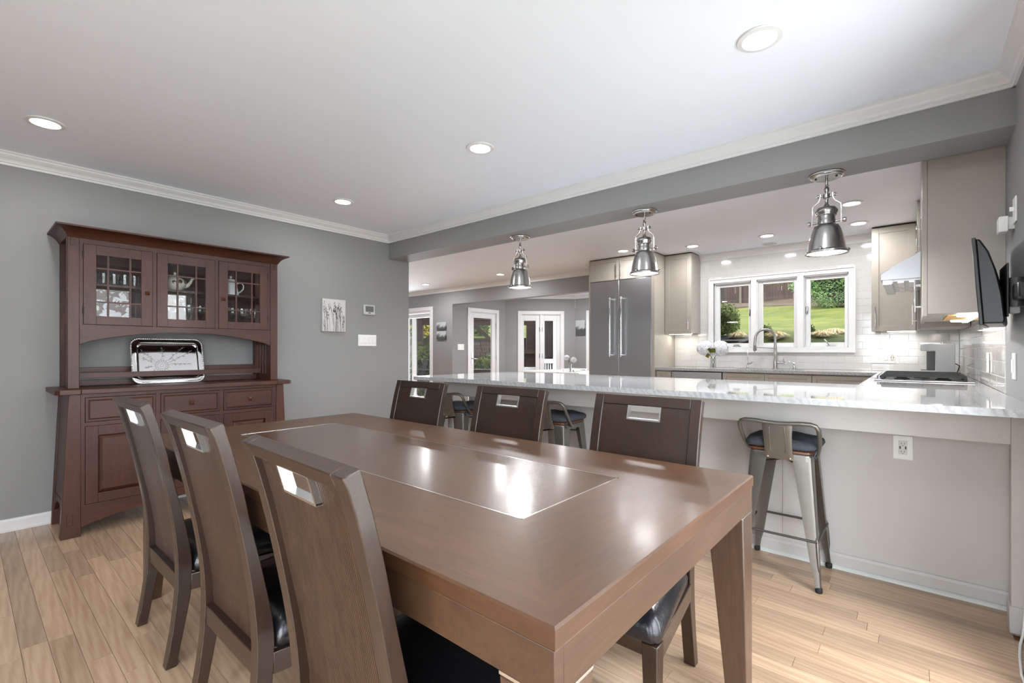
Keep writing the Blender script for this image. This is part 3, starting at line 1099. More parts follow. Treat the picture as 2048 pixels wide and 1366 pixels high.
def make_stool():
    s = thing('bar_stool', 'x', 'stool', group='gunmetal bar stools at the breakfast bar')
    zs = [.02, .06, .12, .22, .32, .42, .52, .60, .632]
    for sx in (-1, 1):
        for sy in (-1, 1):
            rings = []
            for z in zs:
                t = z / .64
                c = .186 - .048 * t
                w = .026 + .058 * t
                if z < .08:
                    w = .022 + .06 * z
                pr = [(c - w, c), (c - .016, c), (c - .005, c - .003), (c - .003, c - .005), (c, c - .016), (c, c - w), (c - w * .62, c - w * .62)]
                pr = [(sx * x, sy * y, z) for x, y in pr]
                if sx * sy > 0:
                    pr = pr[::-1]
                rings.append(pr)
            leg = MB().loft(rings).build('leg', M['gun'], s, smooth=50)
            # pressed rib and rubber foot
            MB().tube([(sx * (.1835 - .048 * z / .64), sy * (.1835 - .048 * z / .64), z) for z in (.10, .13, .17, .21, .24, .255)], [.002, .006, .007, .007, .006, .002], 8).build('rib', M['gun'], leg, smooth=True)
            MB().lathe([(.014, 0), (.016, .006), (.016, .022), (.012, .026)], 10, (sx * .174, sy * .174, 0)).build('foot', M['rubber'], leg, smooth=50)
    # skirt with rounded corners
    def rr(h, r, z, n=4):
        p = []
        for cx, cy, a0 in ((h - r, h - r, 0), (-h + r, h - r, 90), (-h + r, -h + r, 180), (h - r, -h + r, 270)):
            for k in range(n + 1):
                an = math.radians(a0 + 90.0 * k / n)
                p.append((cx + r * math.cos(an), cy + r * math.sin(an), z))
        return p
    MB().loft([rr(.143, .03, .612), rr(.141, .03, .632), rr(.141, .03, .640), rr(.136, .03, .645)]).build('seat_frame', M['gun'], s, smooth=50)
    MB().loft([rr(.139, .035, .6445), rr(.144, .035, .648), rr(.144, .035, .657), rr(.140, .035, .661)]).build('wood_seat', M['stoolwood'], s, smooth=50)
    k = .168
    for a, b in (((-k, -k), (k, -k)), ((-k, k), (k, k)), ((-k, -k), (-k, k)), ((k, -k), (k, k))):
        MB().tube([(a[0], a[1], .236), (b[0], b[1], .236)], .0065, 8).build('foot_rail', M['gun_dark'], s, smooth=60)
    for a in (-1, 1):
        MB().tube([(-.13, -.13 * a, .572), (0, 0, .592), (.13, .13 * a, .572)], .006, 6).build('cross_brace', M['gun_dark'], s, smooth=60)
    # hoop of the low back
    half = [(.150, -.045, .630), (.158, -.075, .648), (.170, -.120, .690), (.176, -.165, .745), (.175, -.190, .782), (.165, -.200, .799), (.145, -.204, .806), (.10, -.205, .806), (.05, -.203, .801)]
    path = half + [(0, -.202, .798)] + [(-x, y, z) for x, y, z in reversed(half)]
    hoop = MB().tube(path, .0105, 10).build('back_hoop', M['gun'], s, smooth=60)
    # pressed splat
    pl = MB()
    rows = [(.803, -.203, .067), (.77, -.200, .066), (.74, -.192, .064), (.70, -.180, .062), (.66, -.168, .062), (.635, -.158, .063), (.612, -.150, .064)]
    def prow(off):
        return [[(-w, y + off + .004, z), (-w + .008, y + off, z), (-w * .62, y + off, z), (w * .62, y + off, z), (w - .008, y + off, z), (w, y + off + .004, z)] for z, y, w in rows]
    A, B = prow(-.005), prow(.005)
    for i in range(1, 6):
        for j in (2, 3):
            if 1 <= i <= 4:
                x, y, z = A[i][j]
                A[i][j] = (x, y, z)
    pl.v = [p for r in A for p in r] + [p for r in B for p in r]
    n = len(rows) * 6
    for i in range(len(rows) - 1):
        for j in range(5):
            q = (i * 6 + j, (i + 1) * 6 + j, (i + 1) * 6 + j + 1, i * 6 + j + 1)
            pl.f.append(q)
            pl.f.append(tuple(n + x for x in q[::-1]))
        pl.f.append((i * 6, n + i * 6, n + (i + 1) * 6, (i + 1) * 6))
        pl.f.append((i * 6 + 5, (i + 1) * 6 + 5, n + (i + 1) * 6 + 5, n + i * 6 + 5))
    for i in (0, len(rows) - 1):
        for j in range(5):
            pl.f.append((i * 6 + j, i * 6 + j + 1, n + i * 6 + j + 1, n + i * 6 + j))
    sp = pl.build('back_splat', M['gun'], s, smooth=35)
    rp = [(-.034, .786), (.034, .786), (.036, .72), (.034, .655), (-.034, .655), (-.036, .72)]
    def sy_(z):
        for (za, ya, wa_), (zb, yb, wb_) in zip(rows[:-1], rows[1:]):
            if zb <= z <= za:
                return yb + (ya - yb) * (z - zb) / (za - zb) - .0052
        return rows[-1][1]
    loop = []
    for (xa, za), (xb, zb) in zip(rp, rp[1:] + rp[:1]):
        for k in range(6):
            x, z = xa + (xb - xa) * k / 6, za + (zb - za) * k / 6
            loop.append((x, sy_(z), z))
    MB().tube(loop, .0022, 6, closed=True).build('pressed_edge', M['gun'], sp, smooth=True)
    for sx in (-1, 1):
        MB().sphere((sx * .050, -.153, .622), .0075, 10, 6).build('screw', M['chrome'], sp, smooth=True)
    return s


def make_pad():
    p = thing('seat_pad', 'x', 'cushion', group='slate denim pads on the bar stools')
    mb = MB()
    rings = []
    R = random.Random(3)
    ph = [R.uniform(0, 6) for _ in range(6)]
    for inset, z in ((.010, .6615), (-.012, .668), (-.020, .682), (-.016, .698), (.004, .709), (.035, .712), (.085, .709), (.12, .708)):
        ring = []
        for k in range(40):
            a = 2 * math.pi * k / 40
            c, s_ = math.cos(a), math.sin(a)
            e = 5.0
            rr = (abs(c) ** e + abs(s_) ** e) ** (-1 / e) * (.150 - inset)
            wob = 1 + .012 * math.sin(5 * a + ph[0]) + .008 * math.sin(9 * a + ph[1])
            zz = z + (.004 * math.sin(4 * a + ph[2]) + .003 * math.sin(7 * a + ph[3])) * (1 if z > .69 else .3)
            ring.append((rr * c * wob, rr * s_ * wob + .006, max(zz, .6612)))
        rings.append(ring)
    mb.loft(rings).build('pad', M['denim'], p, smooth=True)
    box(.035, .062, -.166, -.162, .664, .672).build('tag', M['white_pl'], p)
    MB().tube([(.150, -.10, .672), (.158, -.125, .66), (.150, -.14, .645), (.155, -.12, .625)], .004, 6).build('tie', M['denim'], p, smooth=True)
    return p


stool0, pad0 = make_stool(), make_pad()
for i, (x, y, rz, who) in enumerate(((-.52, 2.845, .0, 'nearest to the right wall, fully in view'), (-1.98, 2.845, .0, 'between the middle and right far chairs'), (-3.0, 2.83, .12, 'at the far left end of the bar'))):
    s = stool0 if i == 0 else copy_tree(stool0)
    p = pad0 if i == 0 else copy_tree(pad0)
    for o in (s, p):
        o.location = (x, y, 0)
        o.rotation_euler = (0, 0, rz)
    s['label'] = 'gunmetal low-back bar stool ' + who
    p['label'] = 'slate denim seat pad on the bar stool ' + who

# ------------------------------------------------------------------ china hutch
HY = 1.085
h = thing('china_hutch', 'tall cherry wood china hutch with glazed doors, drawers and flared cornice', 'hutch', (XL, HY, 0))
BF, UF = .470, .370
W_, WY = M['hutch'], M['hutch_y']
for sy in (-1, 1):
    for xa, xb in ((.400, BF), (.004, .06)):
        ya, yb = sorted((sy * .594, sy * .688)); yc, yd = sorted((sy * .594, sy * .650))
        p = MB().hexa([(xa, ya, 0), (xb, ya, 0), (xb, yb, 0), (xa, yb, 0), (xa, yc, .888), (xb, yc, .888), (xb, yd, .888), (xa, yd, .888)]).build('base_post', W_, h, bevel=.003)
        if xb == BF:
            ys = sy * .645
            box(BF - .002, BF + .004, ys - .014, ys + .014, .078, .146).build('peg', W_, p, bevel=.002)
    # tapering side panel with arched foot
    def oy(z): return sy * (.680 - .037 * z / .888)
    prof = [(.06, .10), (.12, .16), (.20, .185), (.28, .185), (.36, .15), (.40, .10)]
    mb = MB()
    n = len(prof)
    for t in (0, 1):
        for x, z in prof:
            mb.v.append((x, oy(z) - sy * .02 * t, z))
        for x, z in prof:
            mb.v.append((x, oy(.888) - sy * .02 * t, .888))
    for i in range(n - 1):
        mb.f.append((i, i + 1, n + i + 1, n + i)); mb.f.append((2 * n + i, 3 * n + i, 3 * n + i + 1, 2 * n + i + 1))
        mb.f.append((i, 2 * n + i, 2 * n + i + 1, i + 1))
    mb.build('side_panel', W_, h)
    zz = .22
    box(.06, .40, oy(zz) - .003, oy(zz) + .003, zz, zz + .004).build('groove', M['hutch_dark'], h)
box(.02, .430, -.585, .585, .150, .886).build('carcass', M['hutch_dark'], h)
# face frame
ff = MB()
for c_ in cells(-.594, .594, .19, .888, [(a, b, z1, z2) for a, b in ((-.574, -.208), (-.183, .183), (.208, .574)) for z1, z2 in ((.10, .684), (.708, .866))]):
    ff.box(.428, .460, *c_)
ff.build('base_face_frame', WY, h)
ar = [(-.594, .19), (-.594, .050)] + [(-.594 + 1.188 * k / 20, .052 + .082 * math.sin(math.pi * k / 20) ** .8) for k in range(1, 20)] + [(.594, .050), (.594, .19)]
MB().prism(ar, 'x', .436, .462).build('base_arch_rail', WY, h, bevel=.002)


def knob(parent, x, y, z, r=.014):
    mb = MB().box(x, x + .010, y - r * .55, y + r * .55, z - r * .55, z + r * .55)
    mb.hexa([(x + .010, y - r, z - r), (x + .010, y + r, z - r), (x + .010, y + r, z + r), (x + .010, y - r, z + r),
             (x + .026, y - .001, z - .001), (x + .026, y + .001, z - .001), (x + .026, y + .001, z + .001), (x + .026, y - .001, z + .001)])
    return mb.build('knob', plain('knob_wood', S(84, 46, 32), .35) if 'knob_wood' not in bpy.data.materials else bpy.data.materials['knob_wood'], parent)


SP = ((-.572, -.210), (-.181, .181), (.210, .572))
for ya, yb in SP:
    d = box(.440, .466, ya, yb, .711, .863).build('drawer', WY, h, bevel=.002)
    # moulded edge and raised field
    MB().hexa([(.466, ya + .014, .725), (.466, yb - .014, .725), (.466, yb - .014, .849), (.466, ya + .014, .849),
               (.472, ya + .022, .733), (.472, yb - .022, .733), (.472, yb - .022, .841), (.472, ya + .022, .841)]).build('raised_field', WY, d)
    fr = MB()
    for a in ((ya + .010, yb - .010, .721, .7235), (ya + .010, yb - .010, .8505, .853), (ya + .010, ya + .0125, .721, .853), (yb - .0125, yb - .010, .721, .853)):
        fr.box(.4655, .4665, *a)
    fr.build('bead', M['hutch_dark'], d)
    knob(d, .472, (ya + yb) / 2, .787)
    fd = MB()
    for c in cells(ya, yb, .192, .682, [(ya + .062, yb - .062, .252, .620)]):
        fd.box(.440, .464, *c)
    door = fd.build('lower_door', W_, h, bevel=.002)
    MB().hexa([(.446, ya + .060, .250), (.446, yb - .060, .250), (.446, yb - .060, .622), (.446, ya + .060, .622),
               (.461, ya + .084, .274), (.461, yb - .084, .274), (.461, yb - .084, .598), (.461, ya + .084, .598)]).build('raised_panel', W_, door)
    knob(door, .464, yb - .030 if ya < 0 else ya + .030, .45)
# top board with breadboard ends
box(0, .492, -.594, .594, .889, .917).build('top_board', WY, h, bevel=.003)
for sy in (-1, 1):
    pl = [(0, .595), (.492, .595), (.492, .690), (.470, .712), (0, .712)]
    MB().prism([(x, sy * y) for x, y in pl], 'z', .888, .918).build('top_end', W_, h, bevel=.003)
# upper posts
for sy in (-1, 1):
    ya, yb = sorted((sy * .588, sy * .645))
    for xa, xb in ((.315, UF), (.004, .05)):
        p = box(xa, xb, ya, yb, .918, 1.885).build('upper_post', W_, h, bevel=.003)
        if xb == UF:
            ys = sy * .622
            box(UF - .002, UF + .003, ys - .010, ys + .010, 1.832, 1.880).build('peg', W_, p, bevel=.0015)
    # side rails, panes and slats
    yi, yo = sorted((sy * .600, sy * .625))
    for za, zb in ((.918, .965), (1.215, 1.335), (1.565, 1.59), (1.835, 1.885)):
        box(.05, .315, yi, yo, za, zb).build('side_rail', W_, h)
    for za, zb in ((1.335, 1.565), (1.59, 1.835)):
        box(.05, .315, sy * .612 - .003, sy * .612 + .003, za, zb).build('side_pane', M['hpane'], h)
    for xc in (.095, .150, .205, .260):
        box(xc - .010, xc + .010, yi + .004, yo - .004, .965, 1.215).build('slat', W_, h, bevel=.001)
box(.012, .350, -.600, .600, 1.312, 1.332).build('cabinet_floor', WY, h)
box(.012, .350, -.600, .600, 1.862, 1.884).build('cabinet_top', WY, h)
box(.004, .014, -.600, .600, 1.312, 1.884).build('cabinet_back', M['hutch'], h)
box(.016, .290, -.598, .598, 1.592, 1.610).build('shelf', WY, h, bevel=.002)
ar = [(-.588, 1.330), (-.588, 1.200)] + [(-.588 + 1.176 * k / 24, 1.203 + .088 * math.sin(math.pi * k / 24) ** .75) for k in range(1, 24)] + [(.588, 1.200), (.588, 1.330)]
MB().prism(ar, 'x', .345, .368).build('upper_arch_rail', WY, h, bevel=.002)
ff = MB()
for c_ in cells(-.588, .588, 1.318, 1.885, [(a, b, 1.330, 1.853) for a, b in ((-.571, -.205), (-.183, .183), (.205, .571))]):
    ff.box(.335, .364, *c_)
ff.build('upper_face_frame', W_, h)
for i, (ya, yb) in enumerate(((-.569, -.207), (-.181, .181), (.207, .569))):
    fd = MB()
    ga, gb, za, zb = ya + .063, yb - .063, 1.388, 1.787
    for c in cells(ya, yb, 1.332, 1.851, [(ga, gb, za, zb)]):
        fd.box(.346, .369, *c)
    door = fd.build('glazed_door', W_, h, bevel=.0015)
    # dark glaze lines where stile and rail meet
    for yy in (ga, gb):
        for z1, z2 in ((1.333, za), (zb, 1.850)):
            box(.3685, .3694, yy - .0009, yy + .0009, z1, z2).build('joint', M['hutch_dark'], door)
    m1, m2 = ga + .060, gb - .060
    r1, r2 = 1.481, 1.701
    for yy in (m1, m2):
        box(.352, .366, yy - .005, yy + .005, za, zb).build('muntin', W_, door)
    for zz in (r1, r2):
        box(.353, .365, ga, gb, zz - .0045, zz + .0045).build('muntin', WY, door)
    Y = [ga, m1, m2, gb]; Z = [za, r1, r2, zb]
    for a in range(3):
        for b in range(3):
            box(.3575, .3595, Y[a], Y[a + 1], Z[b], Z[b + 1]).build('pane', M['hpane'], door)
    ky = yb - .030 if i == 0 else ya + .030
    if i != 1:
        knob(door, .369, ky, 1.56, .013)
    hy = ya - .001 if i == 0 else yb + .001
    if i != 1:
        for zz in (1.42, 1.78):
            MB().lathe([(.004, -.025), (.004, .025)], 8, (.369, hy, zz)).build('hinge', M['hutch_dark'], door)
# plate rails in the niche
box(.168, .184, -.588, .588, .974, 1.012).build('plate_rail', WY, h, bevel=.0015)
box(.030, .048, -.588, .588, .998, 1.045).build('plate_rail', WY, h, bevel=.0015)
box(.050, .068, -.588, .588, .918, .957).build('plate_rail', WY, h, bevel=.0015)
rings = []
for z, off in ((1.884, .0), (1.890, .003), (1.900, .008), (1.912, .016), (1.924, .027), (1.934, .042), (1.938, .052), (1.939, .058), (1.949, .060)):
    rings.append([(0, -.646 - off, z), (UF + .003 + off * 1.45, -.646 - off, z), (UF + .003 + off * 1.45, .646 + off, z), (0, .646 + off, z)])
MB().loft(rings).build('cornice', WY, h, smooth=28)

# silver tray leaning in the niche


def rrect(w, hgt, r, x, n=7):
    p = []
    for cy, cz, a0 in ((w / 2 - r, hgt / 2 - r, 0), (-w / 2 + r, hgt / 2 - r, 90), (-w / 2 + r, -hgt / 2 + r, 180), (w / 2 - r, -hgt / 2 + r, 270)):
        for k in range(n + 1):
            a = math.radians(a0 + 90.0 * k / n)
            p.append((x, cy + r * math.cos(a), cz + r * math.sin(a)))
    return p


tray = thing('serving_tray', 'polished silver tray with a rope rim leaning in the hutch niche', 'tray', (XL + .163, HY - .052, .9185))
tray.rotation_euler = (0, math.radians(-14), 0)
TWd, THt = .452, .338


def tz(p):
    return [(x, y, z + THt / 2 + .004) for x, y, z in p]


rings = [rrect(TWd - .012, THt - .012, .050, -.010), rrect(TWd - .004, THt - .004, .052, -.002), rrect(TWd - .014, THt - .014, .048, .0), rrect(TWd - .060, THt - .060, .034, -.004),
         rrect(TWd - .068, THt - .068, .032, -.001), rrect(TWd - .076, THt - .076, .030, -.006), rrect(TWd - .090, THt - .090, .026, -.010), rrect(TWd - .100, THt - .100, .024, -.011)]
tm = MB().loft([tz(r) for r in rings])
tray_body = tm.build('tray_body', M['silver'], tray, smooth=40)


patina = plain('engraved_silver', (0.34, 0.34, 0.35, 1), 0.3, 1.0)
ER = random.Random(9)
eg = MB()
def ridge(pts, r=.0014):
    eg.tube([(-.0105, y, z + THt / 2 + .004) for y, z in pts], r, 5)
cy0, cz0 = -.045, -.035
for k in range(3):                                   # rosette
    rr_ = .012 + .014 * k
    eg.tube([(-.0105, cy0 + rr_ * math.cos(a), cz0 + rr_ * math.sin(a) + THt / 2 + .004) for a in [2 * math.pi * j / 20 for j in range(20)]], .0013, 5, closed=True)
for k in range(16):
    a = 2 * math.pi * k / 16
    ridge([(cy0 + r_ * math.cos(a + .25 * (r_ - .03) * 20), cz0 + r_ * math.sin(a + .25 * (r_ - .03) * 20)) for r_ in (.028, .040, .052)])
for a, L in ((2.4, .13), (2.75, .11), (3.3, .10), (.75, .17), (.42, .20), (.2, .19), (1.5, .12), (3.8, .08), (5.6, .10)):   # stems with leaves
    bend = ER.uniform(-.25, .25)
    pts_ = [(cy0 + r_ * math.cos(a + bend * r_ * 4), cz0 + r_ * math.sin(a + bend * r_ * 4)) for r_ in [.055 + (L - .0) * j / 6 for j in range(7)]]
    pts_ = [p_ for p_ in pts_ if abs(p_[0]) < .165 and abs(p_[1]) < .108]
    if len(pts_) < 3:
        continue
    ridge(pts_)
    for (y_, z_) in pts_[1:]:
        for k in range(3):
            b_ = ER.uniform(0, 6.28)
            l_ = ER.uniform(.008, .018)
            e_ = (y_ + l_ * math.cos(b_), z_ + l_ * math.sin(b_))
            if abs(e_[0]) < .168 and abs(e_[1]) < .11:
                m_ = ((y_ + e_[0]) / 2 + .003 * math.sin(b_), (z_ + e_[1]) / 2 - .003 * math.cos(b_))
                ridge([(y_, z_), m_, e_], .0016)
eg.build('engraving', patina, tray, smooth=True)
path, rad = [], []
base = tz(rrect(TWd, THt, .052, -.002, 8))
pts = [Vector(p) for p in base]
tot = []
for i in range(len(pts)):
    a, b = pts[i], pts[(i + 1) % len(pts)]
    L = (b - a).length
    k = max(1, int(L / .0030))
    for j in range(k):
        path.append(a.lerp(b, j / k))
rad = [.0064 if (i // 2) % 2 else .0030 for i in range(len(path))]
MB().tube(path, rad, 6, closed=True).build('rope_rim', M['silver'], tray, smooth=True)

# crockery and glasses behind the hutch doors
tp = thing('teapot', 'round cream teapot with painted leaves on the middle hutch shelf', 'teapot', (XL + .20, HY - .035, 1.6105))
n0 = MB()
prof = [(.030, 0), (.034, .006), (.050, .014), (.066, .035), (.070, .058), (.062, .082), (.045, .098), (.028, .105)]
n0.lathe([(1e-6, 0)] + prof + [(1e-6, .108)], 28, close=False)
for i, v in enumerate(n0.v):
    a = math.atan2(v[1], v[0])
    k = 1 + .03 * abs(math.sin(a * 7))
    n0.v[i] = (v[0] * k, v[1] * k, v[2])
n0.build('body', M['porcelain'], tp, smooth=True)
MB().lathe([(1e-6, .104), (.030, .106), (.026, .114), (.010, .120), (.007, .126), (.011, .132), (.008, .140), (1e-6, .143)], 20, close=False).build('lid', M['porcelain'], tp, smooth=True)
MB().tube([(0, .058, .040), (0, .082, .048), (0, .100, .072), (0, .112, .100), (0, .126, .106)], [.017, .014, .011, .009, .008], 12).build('spout', M['porcelain'], tp, smooth=True)
MB().tube([(0, -.058, .082), (0, -.088, .092), (0, -.102, .070), (0, -.092, .040), (0, -.064, .030)], .006, 8).build('handle', M['porcelain'], tp, smooth=True)
for a, z, r in ((.25, .066, .016), (1.0, .070, .018), (-.35, .060, .014)):
    MB().lathe([(1e-6, .0), (r, .0), (r * .9, .003), (1e-6, .004)], 7, (.0, 0, 0), axis='x', close=False).rot(0, Matrix.Translation((.0635 * math.cos(a) + .004, .0635 * math.sin(a) + .002, z)) @ Matrix.Rotation(a, 4, 'Z')).build('painted_leaf', plain('leaf_paint', S(108, 60, 44), .3), tp, smooth=True)

cp = thing('coffee_pot', 'tall white coffee pot with a looped handle on the right hutch shelf', 'coffee pot', (XL + .20, HY + .345, 1.6105))
MB().lathe([(1e-6, 0), (.058, 0), (.060, .004), (.050, .060), (.044, .110), (.046, .114), (.040, .120), (1e-6, .122)], 28, close=False).build('body', M['porc_white'], cp, smooth=40)
MB().lathe([(1e-6, .121), (.036, .122), (.026, .132), (.007, .136), (.006, .142), (.011, .150), (.008, .158), (1e-6, .160)], 20, close=False).build('lid', M['porc_white'], cp, smooth=True)
MB().tube([(0, .044, .095), (0, .060, .108), (0, .084, .108), (0, .098, .088), (0, .094, .058), (0, .072, .034), (0, .052, .022)], .0055, 8).build('handle', M['porc_white'], cp, smooth=True)
MB().tube([(0, -.048, .045), (0, -.075, .070), (0, -.090, .105), (0, -.104, .118)], [.014, .011, .008, .007], 10).build('spout', M['porc_white'], cp, smooth=True)


def goblet(kind):
    o = thing('stem_glass', 'x', 'glass', group='crystal glasses in the hutch')
    if kind == 'goblet':
        prof = [(1e-6, 0), (.032, 0), (.030, .004), (.006, .010), (.0045, .070), (.010, .082), (.030, .110), (.036, .140), (.034, .180), (.032, .180), (.033, .140), (.027, .112), (1e-6, .088)]
    else:
        prof = [(1e-6, 0), (.026, 0), (.029, .010), (.034, .085), (.032, .085), (.027, .014), (1e-6, .012)]
    if kind != 'goblet':
        o.name = 'tumbler'
    MB().lathe(prof, 16, close=False).build('bowl', M['crystal'], o, smooth=50)
    return o


gob, tum = goblet('goblet'), goblet('tumbler')
spots_t = [(.17, -.50 + .058 * k + .0, 1.6105) for k in range(5)]
spots_g = [(.20, .285 + .072 * k, 1.3325) for k in range(4)] + [(.20, -.02 + .075 * k, 1.3325) for k in range(3)]
for i, (x, y, z) in enumerate(spots_t):
    o = tum if i == 0 else copy_tree(tum)
    o.location = (XL + x, HY + y, z)
    o['label'] = ('leftmost', 'second', 'third', 'fourth', 'rightmost')[i] + ' crystal tumbler in the row behind the left hutch door'
    o['group'] = 'crystal tumblers behind the left hutch door'
for i, (x, y, z) in enumerate(spots_g):
    o = gob if i == 0 else copy_tree(gob)
    o.location = (XL + x, HY + y, z)
    side = 'right' if i < 4 else 'middle'
    o['label'] = (('leftmost', 'second', 'third', 'rightmost') if i < 4 else ('leftmost', 'middle', 'rightmost'))[i if i < 4 else i - 4] + ' crystal wine glass on the bottom shelf behind the %s hutch door' % side
    o['group'] = 'crystal wine glasses behind the %s hutch door' % side

# ------------------------------------------------------------------ pendant lamps under the beam


def lamp_light(parent, power, size, loc, col=(0.98, 0.985, 1.0), spread=180):
    l = bpy.data.lights.new('lamp_light', 'AREA')
    l.shape = 'DISK'
    l.size = size
    l.energy = power
    l.color = col
    l.spread = math.radians(spread)
    o = bpy.data.objects.new('lamp_light', l)
    COL.objects.link(o)
    o.parent = parent
    o.location = loc
    return o


def make_pendant():
    p = thing('pendant_lamp', 'x', 'pendant lamp', group='brushed nickel pendants under the beam')
    K = M['nickel']
    can = MB().lathe([(.090, 0), (.091, -.005), (.084, -.010), (.083, -.015), (.074, -.019), (.070, -.024), (.020, -.026), (1e-6, -.026)], 32, close=False).build('canopy', K, p, smooth=35)
    for sx in (-1, 1):
        MB().sphere((sx * .05, -.02, -.025), .0065, 10, 6).build('screw', M['black'], can, smooth=True)
    MB().lathe([(.0075, -.024), (.0075, -.062), (.011, -.066), (.008, -.072), (.013, -.084), (.013, -.096), (.009, -.106), (.0075, -.112)], 14, close=False).build('stem', K, p, smooth=35)
    MB().lathe([(.010, -.112), (.017, -.115), (.017, -.138), (.010, -.141), (.0085, -.150), (.0085, -.170), (.012, -.176), (.020, -.190), (.022, -.195)], 18, close=False).build('swivel', K, p, smooth=35)
    MB().lathe([(.022, -.194), (.046, -.196), (.050, -.202), (.056, -.212), (.056, -.222), (.050, -.232), (.050, -.240), (.042, -.244)], 28, close=False).build('cap', K, p, smooth=35)
    MB().lathe([(.042, -.243), (.043, -.266), (.044, -.268), (.043, -.290), (.050, -.297), (.060, -.300)], 28, close=False).build('neck', K, p, smooth=35)
    sh = MB().lathe([(.058, -.299), (.062, -.303), (.070, -.322), (.080, -.356), (.088, -.392), (.093, -.424), (.096, -.440), (.104, -.444), (.108, -.448), (.108, -.458), (.103, -.460), (.098, -.456),
                     (.090, -.420), (.078, -.356), (.060, -.306)], 40, close=False).build('shade', K, p, smooth=30)
    for a in (20, 140, 260):
        an = math.radians(a)
        MB().sphere((.105 * math.cos(an), .105 * math.sin(an), -.440), .010, 10, 6).build('thumb_screw', K, sh, smooth=True)
    for sx in (-1, 1):
        pts = [(sx * .030, -.112), (sx * .031, -.135), (sx * .038, -.155), (sx * .056, -.170), (sx * .068, -.180), (sx * .070, -.200), (sx * .070, -.290)]
        mb = MB()
        rings = []
        for x, z in pts:
            rings.append([(x - .002, -.007, z), (x + .002, -.007, z), (x + .002, .007, z), (x - .002, .007, z)])
        arm = mb.loft(rings).build('bracket', K, p)
        MB().lathe([(.006, 0), (.006, .034)], 10, (min(sx * .016, sx * .050), 0, -.126), 'x').build('pivot', K, arm, smooth=50)
        MB().lathe([(.0055, 0), (.0055, .044)], 10, (min(sx * .042, sx * .086), 0, -.276), 'x').build('bolt', K, arm, smooth=50)
        MB().lathe([(.010, 0), (.014, .003), (.014, .013), (.010, .016)], 10, (sx * .078 - (0 if sx > 0 else .016), 0, -.276), 'x').build('knob', K, arm, smooth=40)
        MB().lathe([(.008, 0), (.010, .002), (.010, .008), (.007, .010)], 10, (sx * .034 - (0 if sx > 0 else .010), 0, -.122), 'x').build('knob', K, arm, smooth=40)
    MB().lathe([(1e-6, -.4525), (.097, -.4525), (.097, -.4500), (1e-6, -.4490)], 32, close=False).build('diffuser', M['pend'], p, smooth=True)
    lamp_light(p, LAMP_PENDANT, .18, (0, 0, -.462))
    return p


pend0 = make_pendant()
for i, (x, lab) in enumerate(((-.383, 'brushed nickel pendant lamp nearest to the right wall'), (-1.498, 'brushed nickel pendant lamp in the middle, in front of the refrigerator'), (-2.675, 'brushed nickel pendant lamp farthest left, closest to the hutch wall'))):
    o = pend0 if i == 0 else copy_tree(pend0)
    o.location = (x, 3.25, 2.18)
    o['label'] = lab


def make_downlight():
    d = thing('recessed_light', 'x', 'recessed light', group='recessed ceiling lights')
    MB().lathe([(.083, 0), (.086, -.002), (.083, -.007), (.064, -.010), (.058, -.004), (.056, 0)], 32, close=False).build('trim_ring', M['trim'], d, smooth=40)
    MB().lathe([(1e-6, -.0052), (.050, -.0052), (.0585, -.0032), (.0585, -.001)], 28, close=False).build('lens', M['lamp'], d, smooth=True)
    lamp_light(d, LAMP_DOWN, .11, (0, 0, -.013))
    return d


down0 = make_downlight()
DL = [(-3.671, .309, 'over the near corner of the china hutch'), (-3.684, 2.11, 'near the grey wall beyond the hutch'), (-2.06, 2.11, 'over the far side of the dining table'),
      (-.477, 2.11, 'largest one, over the right end of the table'), (-7.06, 5.75, 'farthest left, by the hall door'), (-5.20, 5.80, 'between the hall and the left pendant'),
      (-2.80, 5.45, 'just in front of the refrigerator cabinet'), (-2.035, 5.75, 'by the upper cabinet left of the sink window'), (-1.228, 5.76, 'above the kitchen sink'),
      (-.406, 4.97, 'over the range, beside the right pendant'), (-.417, 5.79, 'in the far right kitchen corner'), (-5.4, 7.9, 'added to light the breakfast nook, above its table'), (-2.06, .309, 'over the near side of the dining table, out of frame'), (-.477, .309, 'above the camera, out of frame')]  # the nook light is unseen, added to brighten the nook
for i, (x, y, lab) in enumerate(DL):
    o = down0 if i == 0 else copy_tree(down0)
    o.location = (x, y, ZC)
    o['label'] = 'white recessed ceiling light ' + lab
    if y > 3.3:
        for ch in o.children:
            if ch.type == 'LIGHT':
                ch.data = ch.data.copy()
                ch.data.energy = LAMP_KITCHEN * (4.0 if y > 7 else 1.9 if x < -4 else 1.0)

v = thing('ceiling_speaker', 'small round white speaker grille in the ceiling by the sink window', 'ceiling speaker', (-1.30, 6.23, ZC))
MB().lathe([(.085, 0), (.088, -.003), (.082, -.006), (.074, -.004)], 28, close=False).build('rim', M['trim'], v, smooth=40)
MB().lathe([(1e-6, -.0035), (.074, -.0035), (.076, -.001)], 24, close=False).build('grille', plain('speaker_mesh', S(198, 198, 198), .7, bump=.6, bscale=400), v)


# ------------------------------------------------------------------ kitchen cabinets
def shaker(mb, u0, u1, z0, z1, v0, v1, axis, rail=.058, sgn=1, rec=.008):
    """shaker front between v0 (back) and v1 (face) along AXIS normal; u is the width direction."""
    def b(a, c, d, e, f0, f1):
        f0, f1 = sorted((f0, f1))
        if axis == 'y':
            mb.box(a, c, f0, f1, d, e)
        else:
            mb.box(f0, f1, a, c, d, e)
    for c in cells(u0, u1, z0, z1, [(u0 + rail, u1 - rail, z0 + rail, z1 - rail)]):
        b(c[0], c[1], c[2], c[3], v0, v1)
    s = 1 if v1 > v0 else -1
    b(u0 + rail - .001, u1 - rail + .001, z0 + rail - .001, z1 - rail + .001, v0, v1 - s * rec)
    return mb


